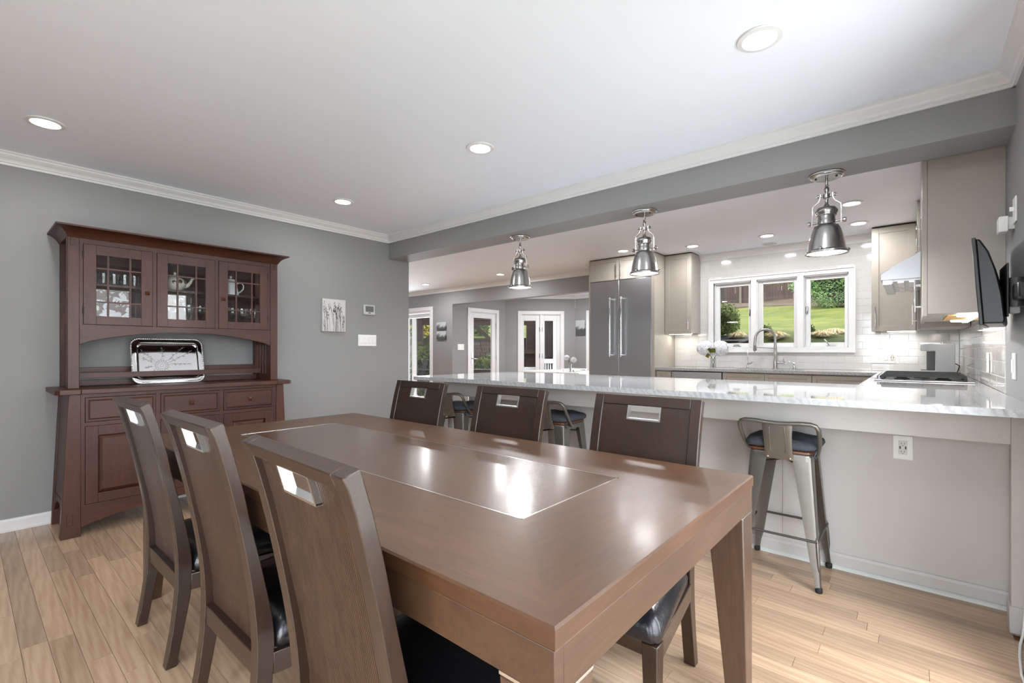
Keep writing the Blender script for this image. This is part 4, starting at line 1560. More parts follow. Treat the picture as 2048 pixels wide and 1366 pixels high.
def bar_pull(parent, p0, p1, out, r=.006, off=.03, mat='chrome'):
    p0, p1, out = Vector(p0), Vector(p1), Vector(out)
    d = (p1 - p0).normalized()
    mb = MB().tube([p0 + out * off, p1 + out * off], r, 10)
    for t in (.16, .84):
        q = p0.lerp(p1, t)
        mb.tube([q, q + out * off], r * .8, 8)
    return mb.build('handle', M[mat], parent, smooth=50)


# refrigerator
fr = thing('refrigerator', 'tall stainless two-door refrigerator with long bar handles', 'refrigerator', (-3.008, 5.75, 0))
box(-.449, .448, .045, .62, 0.0, 2.113).build('body', M['dark_pl'], fr)
for a, b in ((-.449, -.0095), (-.0065, .448)):
    d = box(a, b, 0, .043, .105, 2.112).build('door', M['steel'], fr, bevel=.003)
    hx = -.112 if a < -.1 else .053
    mb = MB().tube([(hx, -.062, 1.085), (hx, -.062, 1.880)], .0135, 14)
    hd = mb.build('handle', M['chrome'], d, smooth=50)
    for z in (1.105, 1.860):
        MB().lathe([(.017, 0), (.019, .004), (.019, .03), (.016, .034)], 14, (hx, -.062, z - .017)).tube([(hx, -.062, z), (hx, 0, z)], .012, 12).build('mount', M['chrome'], hd, smooth=40)
box(-.449, .448, .02, .05, 0, .10).build('toe_grille', M['steel'], fr)

fc = thing('refrigerator_cabinet', 'greige cabinet surround with two small doors above the refrigerator', 'cabinet', (-3.008, 5.75, 0))
box(-.472, -.451, .0, .66, 0, 2.418).build('side_panel', M['cab'], fc)
box(.450, .492, .0, .66, 0, 2.418).build('side_panel', M['cab'], fc)
box(-.451, .450, .025, .66, 2.118, 2.418).build('carcass', M['cab'], fc)
for a, b in ((-.450, -.010), (-.006, .449)):
    d = shaker(MB(), a, b, 2.120, 2.414, .023, .003, 'y', .05).build('door', M['cab'], fc, bevel=.0015)
    hx = b - .028 if a < -.1 else a + .028
    bar_pull(d, (hx, .003, 2.150), (hx, .003, 2.330), (0, -1, 0))
box(-.472, .492, .03, .66, 2.418, 2.429).build('gap_shade', M['cab_dark'], fc)  # dark strip painting the shadow line under the ceiling


def upper_cab(name, label, x0, x1, y0, y1, z0, z1, face, doors, handle, glow=None):
    c = thing(name, label, 'cabinet', ((x0 + x1) / 2, (y0 + y1) / 2, z0))
    ox, oy = (x0 + x1) / 2, (y0 + y1) / 2
    H = z1 - z0
    if face == 'y':
        box(x0 - ox, x1 - ox, y0 + .021 - oy, y1 - oy, .012, H).build('carcass', M['cab'], c)
        box(x0 - ox + .004, x1 - ox - .004, y0 + .026 - oy, y1 - oy - .004, H - .001, 2.4295 - z0).build('gap_shade', M['cab_dark'], c)  # shade of the gap above the cabinet, drawn as a dark strip
        for a, b in doors:
            d = shaker(MB(), a - ox, b - ox, .0, H - .004, y0 + .020 - oy, y0 - oy, 'y').build('door', M['cab'], c, bevel=.0015)
            hx = handle(a, b) - ox
            bar_pull(d, (hx, y0 - oy, .055), (hx, y0 - oy, .25), (0, -1, 0), .005)
    else:
        box(x0 + .021 - ox, x1 - ox, y0 - oy, y1 - oy, .012, H).build('carcass', M['cab'], c)
        box(x0 + .026 - ox, x1 - ox - .004, y0 - oy + .004, y1 - oy - .004, H - .001, 2.4295 - z0).build('gap_shade', M['cab_dark'], c)  # same painted shadow gap for cabinets facing the other way
        for a, b in doors:
            d = shaker(MB(), a - oy, b - oy, .0, H - .004, x0 + .020 - ox, x0 - ox, 'x').build('door', M['cab'], c, bevel=.0015)
            hy = handle(a, b) - oy
            bar_pull(d, (x0 - ox, hy, .055), (x0 - ox, hy, .25), (-1, 0, 0), .005)
    return c, ox, oy


c, ox, oy = upper_cab('upper_cabinet', 'single-door greige upper cabinet between refrigerator and sink window', -2.513, -2.165, 6.07, 6.409, 1.378, 2.418, 'y', [(-2.511, -2.167)], lambda a, b: b - .03)
box(-.14, .15, -.10, -.075, -.003, .012).build('light_strip', M['led'], c)
c, ox, oy = upper_cab('upper_cabinet', 'greige corner upper cabinet to the right of the sink window', -.330, .018, 6.07, 6.409, 1.357, 2.416, 'y', [(-.328, .016)], lambda a, b: a + .03)
box(-.05, .17, -.10, -.07, -.003, .012).build('light_strip', M['led'], c)
c, ox, oy = upper_cab('upper_cabinet', 'greige upper cabinet on the right wall beyond the hood', .022, .342, 5.205, 6.068, 1.345, 2.418, 'x', [(5.207, 5.635), (5.638, 6.066)], lambda a, b: a + .03 if a > 5.5 else b - .03)
c, ox, oy = upper_cab('upper_cabinet', 'tall greige upper cabinet on the right wall nearest the television', .036, .349, 3.385, 4.345, 1.347, 2.418, 'x', [(3.387, 3.864), (3.867, 4.343)], lambda a, b: a + .03 if a > 3.6 else b - .03)
box(-.13, .1565, -.4815, -.480, .012, 1.061).build('end_panel', M['cab'], c)
box(-.05, .12, -.30, .20, .006, .012).build('bare_bottom', M['bare'], c)
for yy in (-.33, .25):
    pk = MB().lathe([(.034, .012), (.034, 0), (.028, -.003), (1e-6, -.004)], 20, (.02, yy, 0), close=False).build('puck_light', M['led'], c, smooth=40)
box(.05, .075, -.40, .42, -.002, .012).build('light_strip', M['led'], c)
c, ox, oy = upper_cab('upper_cabinet', 'short greige cabinet above the range hood', .050, .342, 4.350, 5.200, 1.872, 2.418, 'x', [(4.352, 4.773), (4.777, 5.198)], lambda a, b: b - .03)


def strip_light(loc, sx, sy, power):
    l = bpy.data.lights.new('cabinet_light', 'AREA')
    l.shape = 'RECTANGLE'
    l.size, l.size_y = sx, sy
    l.energy = power
    l.color = (1.0, .94, .84)
    o = bpy.data.objects.new('cabinet_light', l)
    COL.objects.link(o)
    o.location = loc


strip_light((-2.34, 6.25, 1.368), .30, .06, LAMP_STRIP)
strip_light((-.12, 6.22, 1.347), .30, .06, LAMP_STRIP)
strip_light((.20, 5.6, 1.340), .06, .7, LAMP_STRIP)
strip_light((.20, 3.86, 1.338), .06, .8, LAMP_STRIP * 1.3)

# base cabinets on the window wall
def base_cab(label, x0, x1, fronts, cat='cabinet', name='base_cabinet'):
    ox = (x0 + x1) / 2
    c = thing(name, label, cat, (ox, 5.80, 0))
    box(x0 - ox, x1 - ox, .022, .60, .10, .9165).build('carcass', M['cab'], c)
    box(x0 - ox, x1 - ox, .07, .60, 0, .10).build('toe_kick', M['cab_dark'], c)
    for a, b in fronts:
        d = shaker(MB(), a - ox, b - ox, .105, .70, .020, 0, 'y', .055).build('door', M['cab'], c, bevel=.0015)
        bar_pull(d, (b - ox - .03, 0, .50), (b - ox - .03, 0, .66), (0, -1, 0), .005)
        d = shaker(MB(), a - ox, b - ox, .705, .900, .020, 0, 'y', .04).build('drawer', M['cab'], c, bevel=.0015)
        bar_pull(d, ((a + b) / 2 - ox - .08, 0, .80), ((a + b) / 2 - ox + .08, 0, .80), (0, -1, 0), .005)
    return c


base_cab('narrow greige base cabinet between refrigerator and dishwasher', -2.512, -2.320, [(-2.510, -2.322)])
base_cab('wide greige sink base cabinet with two fronts under the faucet', -1.708, -.815, [(-1.704, -1.264), (-1.260, -.817)])
base_cab('greige base cabinet in the corner right of the sink', -.812, -.262, [(-.810, -.270)])
dw = thing('dishwasher', 'stainless dishwasher under the window worktop', 'dishwasher', (-2.014, 5.80, 0))
box(-.302, .302, .03, .60, .0, .9165).build('body', M['dark_pl'], dw)
d = box(-.298, .298, -.004, .028, .10, .905).build('door', M['steel'], dw, bevel=.003)
bar_pull(d, (-.25, -.004, .80), (.25, -.004, .80), (0, -1, 0), .009, .045, 'steel')
for k, (ya, yb, lab) in enumerate(((3.67, 4.24, 'nearest the breakfast bar'), (4.245, 5.105, 'below the cooktop'), (5.11, 5.79, 'in the corner by the coffee maker'))):
    oy = (ya + yb) / 2
    c = thing('base_cabinet', 'greige base cabinet of the right wall run ' + lab, 'cabinet', (-.205, oy, 0))
    box(.022, .55, ya - oy, yb - oy, .10, .9165).build('carcass', M['cab'], c)
    box(.07, .55, ya - oy, yb - oy, 0, .10).build('toe_kick', M['cab_dark'], c)
    d = shaker(MB(), ya - oy + .002, yb - oy - .002, .105, .70, .020, 0, 'x', .055).build('door', M['cab'], c, bevel=.0015)
    bar_pull(d, (0, yb - oy - .03, .5), (0, yb - oy - .03, .66), (-1, 0, 0), .005)
    d = shaker(MB(), ya - oy + .002, yb - oy - .002, .705, .90, .020, 0, 'x', .04).build('drawer', M['cab'], c, bevel=.0015)
    bar_pull(d, (0, -.08, .8), (0, .08, .8), (-1, 0, 0), .005)

# sink and its taps
sk = thing('sink', 'stainless undermount sink set in the window worktop', 'sink', (-1.27, 6.055, ZT))
mb = MB().box(-.35, .35, -.186, .186, -.205, -.232)
for a in ((-.35, -.342, -.186, .186), (.342, .35, -.186, .186), (-.342, .342, -.186, -.178), (-.342, .342, .178, .186)):
    mb.box(*a, -.232, -.0305)
mb.build('basin', M['steel'], sk)
MB().lathe([(1e-6, -.231), (.04, -.231), (.045, -.229)], 20, close=False).build('drain', M['chrome'], sk, smooth=True)

fa = thing('kitchen_faucet', 'tall brushed steel arched faucet behind the sink', 'faucet', (-1.255, 6.305, ZT))
MB().lathe([(.030, 0), (.030, .006), (.022, .010), (.022, .20), (.018, .205), (.018, .27)], 18, close=False).build('column', M['nickel'], fa, smooth=40)
arch = [(0, 0, .26), (0, 0, .36)] + [(-.098 + .098 * math.cos(a), -.045 + .045 * math.cos(a), .36 + .112 * math.sin(a)) for a in [math.pi * k / 12 for k in range(1, 12)]] + [(-.196, -.09, .36), (-.200, -.09, .30)]
MB().tube(arch, .0155, 12).build('spout', M['nickel'], fa, smooth=60)
MB().lathe([(.019, .215), (.021, .23), (.019, .30), (.016, .31)], 14, (-.200, -.09, 0)).box(-.208, -.190, -.112, -.106, .205, .28).build('spray_head', M['nickel'], fa, smooth=40)
MB().tube([(0, 0, .245), (-.196, -.09, .255)], .005, 8).build('holder', M['nickel'], fa, smooth=60)
MB().tube([(.02, 0, .075), (.105, 0, .075)], .016, 12).tube([(.095, 0, .075), (.088, -.02, .115)], .006, 8).build('lever', M['chrome'], fa, smooth=50)
ff_ = thing('filter_faucet', 'slim chrome filter tap with a white tip left of the faucet', 'faucet', (-1.560, 6.31, ZT))
MB().lathe([(.016, 0), (.016, .008), (.009, .014), (.009, .06), (.006, .064), (.005, .19)], 12, close=False).build('stem', M['chrome'], ff_, smooth=40)
MB().lathe([(.007, .188), (.009, .20), (.009, .222), (.005, .228)], 12).build('tip', M['white_pl'], ff_, smooth=40)
MB().tube([(0, 0, .05), (.04, -.01, .062), (.062, -.012, .085)], [.012, .010, .006], 8).build('lever', M['chrome'], ff_, smooth=50)
sd = thing('soap_dispenser', 'small chrome soap pump with curved spout right of the faucet', 'soap dispenser', (-1.060, 6.31, ZT))
MB().lathe([(.020, 0), (.020, .008), (.013, .012), (.014, .065), (.010, .072)], 14).build('body', M['chrome'], sd, smooth=40)
MB().tube([(0, 0, .068), (-.03, -.005, .085), (-.065, -.01, .082), (-.095, -.015, .062)], [.012, .009, .007, .005], 10).build('spout', M['chrome'], sd, smooth=60)

# vase of hydrangeas
va = thing('glass_vase', 'clear glass vase holding white hydrangeas on the window worktop', 'vase', (-1.905, 6.10, ZT))
MB().lathe([(1e-6, 0), (.034, 0), (.036, .004), (.034, .13), (.032, .13), (.033, .008), (1e-6, .007)], 20, close=False).build('vase_body', M['crystal'], va, smooth=40)
petal_m = plain('white_petals', S(236, 236, 240), .6)
leaf_m = leafy('hydrangea_leaf', S(60, 86, 30), S(140, 130, 48), .4, 14)
stem_m = plain('green_stem', S(96, 112, 52), .5)


def flower_head(c, r, n, R, floret=.018):
    mb = MB()
    for k in range(n):
        z = 1 - 2 * (k + .5) / n
        a = k * 2.39996
        d = Vector((math.sqrt(1 - z * z) * math.cos(a), math.sqrt(1 - z * z) * math.sin(a), z * .92))
        p = Vector(c) + d * r * R.uniform(.86, 1.08)
        u = d.orthogonal().normalized()
        w = d.cross(u).normalized()
        sp = R.uniform(0, 1.5)
        for j in range(4):
            an = sp + j * math.pi / 2
            e = (u * math.cos(an) + w * math.sin(an))
            s_ = d.cross(e)
            f = floret * R.uniform(.85, 1.15)
            mb.quad(p, p + e * f * .6 + s_ * f * .42 + d * .003, p + e * f * 1.05 + d * -.001, p + e * f * .6 - s_ * f * .42 + d * .003)
    return mb


R = random.Random(11)
for i, (dx, dy, dz, r, lab) in enumerate(((-.10, .02, .235, .100, 'white hydrangea bloom on the left of the glass vase'), (.085, -.01, .232, .098, 'white hydrangea bloom on the right of the glass vase'))):
    f = thing('hydrangea', lab, 'flower', (-1.905, 6.10, ZT + .012))
    MB().tube([(dx * .1, dy, .0), (-dx * .1, dy, .07), (dx * .4, dy, .14), (dx * .9, dy, dz - .05)], .004, 6).build('stem', stem_m, f, smooth=True)
    flower_head((dx, dy, dz), r, 230, R, .024).build('bloom', petal_m, f)
    MB().sphere((dx, dy, dz), r * .93, 16, 12).build('bloom_core', plain('pale_core', S(214, 216, 214), .8), f, smooth=True)
    for k in range(3):
        a = -1.9 + k * .5 + i * .5
        p = Vector((dx * .15, -.07, .15 + .04 * k)); e = Vector((math.cos(a) * .6, -.45, math.sin(k * 2.0) * .5 - .1)).normalized(); sd_ = e.cross(Vector((0, 1, .2))).normalized()
        L, w = .085, .034
        MB().quad(p, p + e * L * .4 + sd_ * w, p + e * L, p + e * L * .4 - sd_ * w).build('leaf', leaf_m, f)

# range hood
hd = thing('range_hood', 'stainless wall range hood with a sloping front above the cooktop', 'range hood', (0, 4.35, 0))
MB().prism([(-.184, 1.672), (-.184, 1.718), (.048, 1.866), (.342, 1.866), (.342, 1.672)], 'y', 0, .85).build('canopy', M['steel'], hd, bevel=.002)
for k in range(2):
    f = box(-.165, .30, .03 + .40 * k, .42 + .40 * k, 1.660, 1.672).build('filter', M['steel'], hd)
    for j in range(7):
        box(-.150 + .062 * j, -.115 + .062 * j, .045 + .40 * k, .405 + .40 * k, 1.650, 1.660).build('baffle', M['alu'], f)
lg = MB().box(-.172, -.120, .02, .83, 1.640, 1.672).build('front_lip', M['steel'], hd)

# cooktop
ck = thing('cooktop', 'stainless gas cooktop with black cast iron grates', 'cooktop', (.045, 4.68, ZT))
box(-.262, .262, -.42, .42, 0, .010).build('plate', M['steel'], ck, bevel=.004)
for k in range(3):
    yc = -.275 + .275 * k
    g = MB()
    for x in (-.215, .215):
        g.box(x - .007, x + .007, yc - .13, yc + .13, .030, .044)
    for yy in (-.125, -.06, 0, .06, .125):
        g.box(-.215, .215, yc + yy - .006, yc + yy + .006, .030, .046)
    for x in (-.10, 0, .10):
        g.box(x - .006, x + .006, yc - .13, yc + .13, .030, .044)
    for x in (-.215, .215):
        for yy in (-.125, .125):
            g.box(x - .008, x + .008, yc + yy - .008, yc + yy + .008, .010, .030)
    g.build('grate', M['black_iron'], ck)
for x, yy in ((-.11, -.275), (.11, -.275), (0, 0), (-.11, .275), (.11, .275)):
    MB().lathe([(.045, .010), (.042, .018), (.030, .020), (.030, .026), (1e-6, .028)], 20, (x, yy, 0), close=False).build('burner', M['black_iron'], ck, smooth=40)
for k in range(5):
    MB().lathe([(.017, .010), (.017, .014), (.014, .016), (.013, .034), (1e-6, .036)], 14, (-.238, -.30 + .15 * k, 0), close=False).build('knob', M['chrome'], ck, smooth=40)

# coffee maker
cm = thing('coffee_maker', 'grey single-cup coffee maker in the far corner of the worktop', 'coffee maker', (.165, 5.92, ZT))
MB().prism([(-.115, 0), (.120, 0), (.120, .278), (-.050, .278), (-.115, .272), (-.115, .215), (-.015, .210), (-.015, .030), (-.115, .030)], 'y', -.10, .10).build('body', M['grey_pl'], cm, bevel=.005)
box(-.072, -.016, -.078, .078, .031, .209).build('cup_bay', M['dark_pl'], cm)
box(-.113, -.02, -.075, .075, .030, .036).build('drip_tray', M['dark_pl'], cm)
MB().box(-.117, .03, -.09, .09, .279, .288).tube([(.03, -.09, .286), (.03, .09, .286)], .008, 10).build('lid', M['chrome'], cm)
cd = MB().tube([(.285, 5.93, ZT + .10), (.318, 5.92, ZT + .075), (.310, 5.90, ZT + .04), (.300, 5.88, ZT + .018), (.325, 5.87, ZT + .006), (.305, 5.86, ZT + .005)], .004, 8).build('coffee_maker_cord', M['black'], smooth=True)
cd.name = 'power_cord'
tag(cd, 'black power cord curling behind the coffee maker', 'cord')

# ------------------------------------------------------------------ plates, switches, outlets


def plate(name, label, cat, loc, w, hgt, axis, sgn, gangs, kind='rocker', th=.007):
    """cover plate on a wall; axis = outward normal."""
    o = thing(name, label, cat, loc)
    def bx(u0, u1, z0, z1, d0, d1):
        d0, d1 = sorted((sgn * d0, sgn * d1))
        return box(d0, d1, u0, u1, z0, z1) if axis == 'x' else box(u0, u1, d0, d1, z0, z1)
    bx(-w / 2, w / 2, -hgt / 2, hgt / 2, 0, th).build('cover', M['white_pl'], o, bevel=.002)
    g = w / gangs
    for k in range(gangs):
        c = -w / 2 + g * (k + .5)
        kk = kind if not isinstance(kind, (list, tuple)) else kind[k]
        if kk == 'rocker':
            bx(c - .0165, c + .0165, -.033, .033, th, th + .0015).build('frame', M['pale_pl'], o)
            bx(c - .015, c + .015, -.030, .030, th, th + .005).build('rocker', M['white_pl'], o, bevel=.002)
        elif kk == 'outlet':
            f = bx(c - .0165, c + .0165, -.034, .034, th, th + .003).build('receptacle', M['pale_pl'], o, bevel=.002)
            for zz in (-.020, .020):
                for uu in (-.006, .006):
                    bx(c + uu - .001, c + uu + .001, zz - .004, zz + .005, th + .003, th + .0034).build('slot', M['black'], f)
                bx(c - .002, c + .002, zz - .011, zz - .0075, th + .003, th + .0034).build('slot', M['black'], f)
            for uu in (-.0105, .0105):
                bx(c + uu - .0028, c + uu + .0028, -.007, .007, th + .003, th + .0034).build('usb_port', M['black'], f)
        elif kk == 'toggle':
            bx(c - .005, c + .005, -.004, .016, th, th + .014).build('toggle', M['white_pl'], o, bevel=.001)
    return o


plate('wall_outlet', 'white outlet with two charging ports on the panel below the bar', 'outlet', (-.041, YK, .678), .078, .118, 'y', -1, 1, 'outlet')
plate('switch_plate', 'wide white switch plate below the thermostat on the grey wall', 'switch', (XL, 2.816, 1.272), .217, .119, 'x', 1, 4, 'rocker')
plate('switch_plate', 'white switch plate on the nook wall left of the glazed door', 'switch', (-7.05, 6.65, 1.24), .17, .119, 'x', 1, 2, 'rocker')
plate('switch_plate', 'white four-gang switch and outlet plate on the tiled backsplash right of the window', 'switch', (-.249, YB - .007, 1.09), .206, .119, 'y', -1, 4, ['toggle', 'toggle', 'rocker', 'outlet'])
plate('wall_outlet', 'white outlet on the tiled right wall beside the cooktop', 'outlet', (XR - .007, 4.02, 1.09), .075, .119, 'x', -1, 1, 'outlet')
plate('switch_plate', 'white dimmer switch low on the right wall above the bar worktop', 'switch', (XR, 3.10, 1.09), .075, .119, 'x', -1, 1, 'rocker')
plate('switch_plate', 'white plate high on the right wall above the television', 'switch', (XR, 3.08, 1.793), .075, .115, 'x', -1, 1, 'toggle')
pg = thing('wall_sensor', 'small white box fixed beside the plate high on the right wall', 'sensor', (XR, 3.13, 1.742))
box(-.052, -.020, -.022, .05, -.036, .036).build('housing', M['white_pl'], pg, bevel=.004)
box(-.020, 0, -.012, .03, -.025, .030).build('bracket', M['pale_pl'], pg)

th = thing('thermostat', 'silver wall thermostat with grey display above the wide switch plate', 'thermostat', (XL, 2.832, 1.597))
box(0, .022, -.069, .069, -.054, .054).build('case', plain('thermostat_case', S(186, 186, 184), .35), th, bevel=.006)
box(.022, .0235, -.048, .048, -.022, .038).build('display', M['lcd'], th)
box(.022, .0245, -.013, .013, -.040, -.030).build('button', M['dark_pl'], th, bevel=.001)


def art_mat(name, kind):
    m, nt, b = new_mat(name)
    tc = N(nt, 'ShaderNodeTexCoord')
    mp = N(nt, 'ShaderNodeMapping')
    nt.links.new(tc.outputs['Object'], mp.inputs['Vector'])
    b.inputs['Roughness'].default_value = .8
    cr = N(nt, 'ShaderNodeValToRGB')
    e = cr.color_ramp.elements
    if kind == 'grass':
        mp.inputs['Scale'].default_value = (1, 1, 1)
        b.inputs['Base Color'].default_value = S(200, 198, 196)
        return m
    if kind == 'hill':
        n = N(nt, 'ShaderNodeTexNoise', Scale=14.0, Detail=5.0)
        nt.links.new(mp.outputs[0], n.inputs['Vector'])
        sx = N(nt, 'ShaderNodeSeparateXYZ')
        nt.links.new(tc.outputs['Object'], sx.inputs[0])
        ad = N(nt, 'ShaderNodeMath', operation='MULTIPLY_ADD')
        ad.inputs[1].default_value = 4.0
        nt.links.new(sx.outputs['Z'], ad.inputs[0])
        nt.links.new(n.outputs['Fac'], ad.inputs[2])
        e[0].position, e[0].color = .35, S(72, 74, 76)
        e[1].position, e[1].color = .62, S(176, 178, 180)
        nt.links.new(ad.outputs[0], cr.inputs['Fac'])
    nt.links.new(cr.outputs['Color'], b.inputs['Base Color'])
    return m


ca = thing('canvas_print', 'square-edged canvas print of dark grasses on the grey wall', 'picture', (XL, 2.4255, 1.514))
cv = box(0, .03, -.1225, .1225, -.161, .161).build('canvas', art_mat('pale_canvas', 'grass'), ca, bevel=.002)
ink = plain('ink_grey', S(70, 70, 72), .9)
mb = MB()
R = random.Random(5)
for k in range(26):
    y = R.uniform(-.115, .11)
    top = R.uniform(-.06, .14)
    lean = R.uniform(-.05, .04)
    n = 6
    P_ = [(y + lean * t * t, -.158 + (top + .158) * t) for t in [j / n for j in range(n + 1)]]
    for j in range(n):
        (a, b), (c, d) = P_[j], P_[j + 1]
        if abs(c) > .120:
            break
        w = .0012
        mb.quad((.0306, a - w, b), (.0306, a + w, b), (.0306, c + w, d), (.0306, c - w, d))
    for j in range(R.randint(3, 8)):
        yy, zz = P_[-1][0] + R.uniform(-.012, .012), P_[-1][1] - R.uniform(0, .07)
        if abs(yy) > .112:
            continue
        s_ = R.uniform(.003, .007)
        an = R.uniform(.9, 2.2)
        dx, dz = math.cos(an) * s_ * 2.2, math.sin(an) * s_ * 2.2
        mb.quad((.0307, yy - dx, zz - dz), (.0307, yy + s_ * .5, zz), (.0307, yy + dx, zz + dz), (.0307, yy - s_ * .5, zz))
mb.build('ink_drawing', ink, cv)
hill = art_mat('misty_landscape', 'hill')
for zc, hh, lab in ((1.672, .145, 'upper of two small grey landscape canvases on the far hall wall'), (1.482, .165, 'lower of two small grey landscape canvases on the far hall wall')):
    p = thing('canvas_print', lab, 'picture', (-7.36, YB, zc))
    box(-.14, .14, -.03, 0, -hh / 2, hh / 2).build('canvas', hill, p, bevel=.002)
p = thing('canvas_print', 'grey misty landscape canvas in the nook next to the refrigerator', 'picture', (-5.762, 9.17, 1.686))
box(-.122, .122, -.03, 0, -.172, .172).build('canvas', hill, p, bevel=.002)

# ------------------------------------------------------------------ television on its wall arm
tv = thing('television', 'small black flat television seen from the side on a wall arm', 'television', (.235, 3.02, 1.455), -.12)
prof = [(.012, -.181), (.075, -.181), (.079, -.165), (.070, -.06), (.052, .045), (.030, .125), (.004, .178), (-.010, .182)]
MB().prism(prof, 'y', -.215, .215).build('rear_shell', M['black'], tv, bevel=.006)
MB().hexa([(.002, -.222, -.186), (.016, -.222, -.186), (.016, .222, -.186), (.002, .222, -.186), (-.022, -.222, .186), (-.008, -.222, .186), (-.008, .222, .186), (-.022, .222, .186)]).build('bezel', M['black'], tv, bevel=.003)
MB().hexa([(.0005, -.205, -.160), (.004, -.205, -.160), (.004, .205, -.160), (.0005, .205, -.160), (-.0215, -.205, .170), (-.018, -.205, .170), (-.018, .205, .170), (-.0215, .205, .170)]).build('screen', plain('dark_screen', S(12, 13, 15), .12), tv)
for k in range(3):
    MB().box(.036 - .006 * k, .040 - .006 * k, -.2165, -.2145, .055 + .016 * k, .062 + .016 * k).build('vent_slot', M['dark_pl'], tv)
mt = thing('tv_wall_mount', 'black jointed wall arm carrying the small television', 'wall mount', (XR, 2.80, 1.40))
box(-.060, -.054, -.02, .20, -.10, .12).build('head_plate', M['black'], mt, bevel=.002)
box(-.054, -.018, .02, .11, -.045, .045).build('joint_block', M['black'], mt, bevel=.006)
MB().lathe([(.022, -.06), (.022, .06)], 16, (-.030, .0, 0)).build('hinge_pin', M['dark_pl'], mt, smooth=40)
box(-.045, -.012, -.16, .0, -.035, .030).build('arm', M['black'], mt, bevel=.008)
box(-.014, 0, -.22, -.08, -.08, .12).build('wall_plate', M['black'], mt, bevel=.003)
MB().box(-.05, -.02, .0, .06, -.085, -.045).build('cable_clip', M['grey_pl'], mt, bevel=.002)

wc = MB().tube([(.345, 2.76, .30), (.340, 2.755, .15), (.330, 2.74, .03), (.318, 2.70, .006), (.305, 2.60, .005), (.292, 2.45, .005), (.297, 2.30, .005), (.320, 2.15, .005)], .0045, 8).build('power_cord', M['white_pl'], smooth=True)
tag(wc, 'white power cord lying on the floor along the right wall', 'cord')

# ------------------------------------------------------------------ breakfast nook furniture
nt_ = thing('nook_table', 'white-topped breakfast table in the nook behind the bar', 'table', (-5.35, 7.95, 0))
box(-.72, .62, -.50, .50, .725, .755).build('top', M['white_pl'], nt_, bevel=.004)
box(-.68, .58, -.46, .46, .66, .724).build('apron', M['white_pl'], nt_)
for sx in (-.66, .56):
    for sy in (-.44, .44):
        box(sx - .03, sx + .03, sy - .03, sy + .03, 0, .66).build('leg', M['white_pl'], nt_, bevel=.003)
tr = thing('tray', 'small white footed tray on the breakfast nook table', 'tray', (-5.15, 7.95, .7555))
box(-.17, .17, -.22, .22, .035, .05).build('board', M['white_pl'], tr, bevel=.003)
for sx in (-.14, .14):
    for sy in (-.19, .19):
        MB().lathe([(.012, 0), (.016, .01), (.014, .035)], 10, (sx, sy, 0)).build('foot', M['white_pl'], tr, smooth=40)
bv = thing('bud_vase', 'slim clear bud vase on the breakfast nook table', 'vase', (-4.985, 7.56, .7555))
MB().lathe([(1e-6, 0), (.034, 0), (.036, .01), (.024, .06), (.020, .13), (.026, .16), (.024, .16), (.018, .13), (.022, .06), (.030, .012), (1e-6, .010)], 18, close=False).build('vase_body', M['crystal'], bv, smooth=40)
R = random.Random(4)
for i, (dx, dz, lab) in enumerate(((-.085, .245, 'white carnation leaning left in the bud vase'), (.075, .205, 'white carnation leaning right in the bud vase'))):
    f = thing('carnation', lab, 'flower', (-4.985, 7.56, .7655))
    MB().tube([(0, 0, 0), (dx * .15, 0, .12), (dx * .6, 0, .2), (dx, 0, dz)], .004, 6).build('stem', stem_m, f, smooth=True)
    flower_head((dx, 0, dz + .02), .052, 120, R, .016).build('bloom', petal_m, f)
    MB().quad((dx * .3, 0, .16), (dx * .3 + .02, -.01, .2), (dx * .4, 0, .29), (dx * .3 - .015, .01, .21)).build('leaf', stem_m, f)

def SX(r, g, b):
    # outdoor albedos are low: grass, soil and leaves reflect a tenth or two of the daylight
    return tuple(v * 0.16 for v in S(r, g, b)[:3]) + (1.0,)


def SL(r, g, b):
    # leaf colours scaled down less, lightened to offset self-shadowing in the crowns
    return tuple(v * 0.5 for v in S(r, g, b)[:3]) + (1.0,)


# ------------------------------------------------------------------ garden outside
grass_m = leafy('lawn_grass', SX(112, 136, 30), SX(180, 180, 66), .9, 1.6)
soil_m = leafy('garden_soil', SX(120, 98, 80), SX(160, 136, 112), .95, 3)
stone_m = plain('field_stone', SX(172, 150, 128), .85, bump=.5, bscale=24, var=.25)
GR = random.Random(21)


def lawn(name, label, pts_fn, nu, nv, mat):
    mb = MB()
    for i in range(nu + 1):
        for j in range(nv + 1):
            mb.v.append(pts_fn(i / nu, j / nv))
    for i in range(nu):
        for j in range(nv):
            a = i * (nv + 1) + j
            mb.f.append((a, a + nv + 1, a + nv + 2, a + 1))
    o = mb.build(name, mat, smooth=True)
    return tag(o, label, 'lawn', kind='stuff')


def slope_z(y):
    return 1.17 + .134 * (y - 7.7)


def right_lawn(u, v_):
    y = 7.75 + 36.0 * v_
    xl = -3.22 - .45 * max(0, y - 9.6)
    x = xl + (14 - xl) * u
    return (x, y, slope_z(y) + .05 * math.sin(x * 1.3 + y) + .03 * math.sin(y * 2.1))


